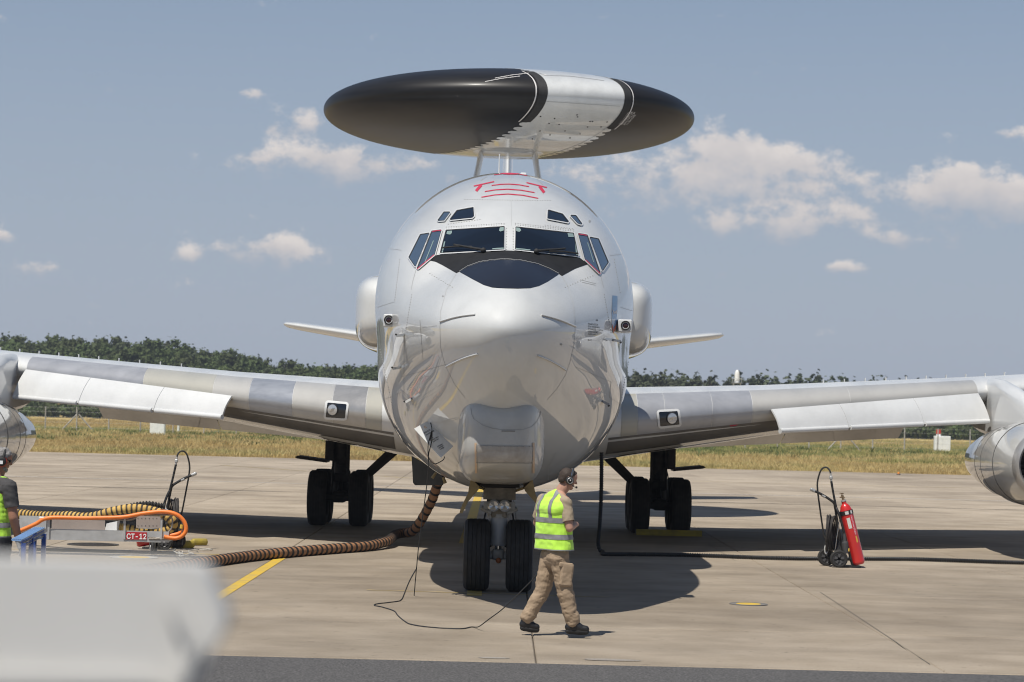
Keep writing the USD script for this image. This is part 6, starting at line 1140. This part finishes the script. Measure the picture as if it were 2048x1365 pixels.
for an, toe, heel, nm in ((anR, toeR, heelR, 'boot'), (anL, toeL, heelL, 'boot')):
    ball = heel + (toe - heel) * .62
    bo = man([[(an + [0, 0, .05], .052), (an, .050), (heel + [.01, 0, .045], .045)], [(an, .048), (heel + [.0, 0, .05], .042), (ball + [0, 0, .045], .044)], [(ball + [0, 0, .042], .044), (toe - (toe - heel) * .12 + [0, 0, .038], .038)]], .011, 4)
    gz = min(toe[2], heel[2]) + .0; bt = obj(nm, bo, m_boot, pt, smooth=True)
    so = man([[(heel + [0, 0, .012], .036), (ball + [0, 0, .010], .040), (toe - (toe - heel) * .10 + [0, 0, .010], .034)]], .014, 3); so.vertices[:, 2] = np.clip(so.vertices[:, 2], None, max(heel[2], toe[2]) + .022)
    obj('sole', so, m_rubber, bt, smooth=30)
    for k in range(3): q = an + (ball - an) * (.25 + .2 * k) + [0, 0, .05 - .012 * k]; obj('lace', rod(q + [.01, -.035, .0], q + [.02, .035, .004], .004, None, 6), m_tee if k == 0 else m_rubber, bt)
obj('wrist_watch', fix(lathe([(-.02, .034), (-.02, .041), (.02, .041), (.02, .034)], elL + (wrL - elL) * .35, wrL - elL, 20)), m_rubber, pt)

# --- the person at the left edge
Y2 = D0 + 25.0
J = lambda px, py, dy=0.0: W(px, py, Y2 + dy)
pt = thing('person', 'grey-haired person in yellow vest, sunglasses and red ear defenders at the left edge', 'person')
f2 = np.array([.93, .37, 0]); f2 /= np.linalg.norm(f2); r2 = np.array([f2[1], -f2[0], 0])
hc = J(4, 920, .0); hb, HP = head_bones(hc, (.95, .2, -.25), (.2, 0, 1)); hb = [[(q * 1.0, r_ * 1.06) for q, r_ in b] for b in hb]
neck0, neck1 = J(-8, 962), J(-3, 945); sR, sL = J(18, 975, -.20), J(-36, 972, .20); chest = J(-12, 1000, 0); 
elR, wrR = J(27, 1036, -.22), J(38, 1082, -.13); elL, wrL = J(-50, 1035, .25), J(-30, 1075, .35); hipR, hipL = J(-2, 1100, -.10), J(-22, 1100, .10)
knR, knL = J(2, 1200, -.08), J(-18, 1200, .1); zf = lambda p: np.array([p[0], p[1], .09]); anR, anL = zf(J(-2, 1300, -.08)), zf(J(-22, 1300, .1))
torso = [[(sR, .075), (sL, .075), (chest, .14)], [(chest + r2 * .1, .125), (chest - r2 * .1, .125), (hipR, .12), (hipL, .12)], [(neck0, .075), (sR, .055), (sL, .055)], [(neck0, .068), (neck1, .062), (hc - [0, 0, .05], .058)]]
sk2 = man(hb + torso + [[(sR, .064), (elR, .050)], [(elR, .050), (wrR, .034)], [(sL, .064), (elL, .050)], [(elL, .050), (wrL, .034)], [(hipR, .09), (knR, .062)], [(knR, .06), (anR, .042)], [(hipL, .09), (knL, .062)], [(knL, .06), (anL, .042)]] + hand(wrR, (.35, .1, -.9), (-.5, .3, -.2), .5, 1) + hand(wrL, (.35, .1, -.9), (-.5, .3, -.2), .5, -1), .012, 6)
obj('body', sk2, m_skin2, pt, smooth=True)
hm = man([[(HP(-.028, .034), .094), (HP(.010, .046), .085)], [(HP(-.052, -.02, .02), .058), (HP(-.052, -.02, -.02), .058), (HP(-.03, .03), .085)]], .013, 4); hm = cutm(hm, HP(.035, .03), (HP(-1, .9) - hc)); obj('hair', wrinkle(hm, .016, 30), m_ghair, pt, smooth=True)
hs = [HP(.005, .122 * math.sin(q), .102 * math.cos(q)) for q in np.linspace(.15, np.pi - .15, 26)]; ed = obj('ear_defenders', tube(hs, .013, 9), m_rubber, pt)
for k in (1, -1):
    ax_ = (HP(0, 0, 1) - hc) * k; obj('ear_cup', fix(lathe([(-.03, .001), (-.03, .040), (-.015, .050), (.012, .048), (.026, .034), (.028, .001)], HP(.0, -.012, k * .10), ax_, 26)), m_rubber, ed, smooth=40)
    obj('red_cup_ring', fix(lathe([(-.034, .044), (-.030, .057), (-.018, .057), (-.014, .048)], HP(.0, -.012, k * .10), ax_, 26)), m_red, ed, smooth=40); obj('white_square', cbox(HP(.0, -.02, k * .130), (.034, .006, .036)), m_wht, ed, smooth=False)
sg_ = obj('sunglasses', join([sphere(HP(.083, .012, k * .034), np.array([.012, .026, .022]), 2) for k in (-1, 1)] + [rod(HP(.085, .018, .06), HP(-.0, .018, .09), .005), rod(HP(.085, .018, -.06), HP(-.0, .018, -.09), .005), rod(HP(.095, .018, -.02), HP(.095, .018, .02), .004)]), M('sunglass_black', (.008, .008, .009), .1), pt)
bd = man([[(HP(.045, -.075, .03), .030), (HP(.045, -.075, -.03), .030), (HP(.068, -.10), .022)]], .012, 3); obj('beard', wrinkle(bd, .008, 40), m_ghair, pt, smooth=True)
sl = man([[(sR, .084), (sR + (elR - sR) * .74, .072)], [(sL, .084), (sL + (elL - sL) * .74, .072)], [(sR, .078), (sL, .078), (chest, .145)], [(neck0, .082), (sR, .064), (sL, .064)]], .015, 6)
for s_, e_2 in ((sR, elR), (sL, elL)): sl = cutm(sl, s_ + (e_2 - s_) * .66, -(e_2 - s_) / np.linalg.norm(e_2 - s_))
sl = cutm(sl, neck0 + [0, 0, .055], [0, 0, -1]); obj('shirt', wrinkle(sl, .014, 11), m_gtee, pt, smooth=True)
hem = J(0, 1073)[2]
ve = man([[(neck0 - [0, 0, .01], .086), (sR - r2 * .05 + [0, 0, .008], .074), (sL + r2 * .05 + [0, 0, .008], .074)], [(sR - r2 * .06, .080), (sL + r2 * .06, .080), (chest + r2 * .11, .135), (chest - r2 * .11, .135)], [(chest + r2 * .11, .135), (chest - r2 * .11, .135), (J(-4, 1075, -.10), .135), (J(-22, 1075, .12), .135)]], .014, 8)
ve = cutm(ve, [0, 0, hem], [0, 0, 1]); ve = cutm(ve, neck0 + [0, 0, .045], [0, 0, -1]); ve = wrinkle(ve, .016, 7, 6, (1, 1, .8)); vest = obj('vest', ve, m_vest, pt, smooth=True)
obj('reflective_band', band(J(0, 1054)[2], J(0, 1044)[2], .005, ve), m_refl, vest, smooth=True); obj('hem_trim', band(hem, hem + .012, .004, ve), m_refl, vest, smooth=True)
up_ = cutm(ve, [0, 0, J(0, 1045)[2]], [0, 0, 1]); mid_ = (sR + sL) / 2
for off in (.10, -.10):
    s_ = cutm(cutm(up_, mid_ + r2 * (off - .03), r2), mid_ + r2 * (off + .03), -r2); obj('reflective_strap', shell(s_, .005), m_refl, vest, smooth=True)
tr = man([[(hipR + [0, 0, .12], .13), (hipL + [0, 0, .12], .13), (hipR, .128), (hipL, .128)], [(hipR, .125), (knR, .095)], [(knR, .095), (anR + [0, 0, .05], .075)], [(hipL, .125), (knL, .095)], [(knL, .095), (anL + [0, 0, .05], .075)]], .018, 6); obj('trousers', wrinkle(tr, .018, 8), m_navytr, pt, smooth=True)
for an in (anR, anL): obj('boot', man([[(an + [0, 0, .06], .058), (an + [-.02, 0, -.03], .055), (an + [.08, .02, -.045], .044)], [(an + [.06, .02, -.04], .046), (an + [.17, .05, -.052], .036)]], .014, 3), m_boot, pt, smooth=True)
gl = man([[(q, r_ + .006) for q, r_ in b] for b in hand(wrR, (.35, .1, -.9), (-.5, .3, -.2), .5, 1)] + [[(wrR, .040), (wrR + (elR - wrR) * .12, .044)]], .009, 4); obj('glove', gl, m_glove, pt, smooth=True)
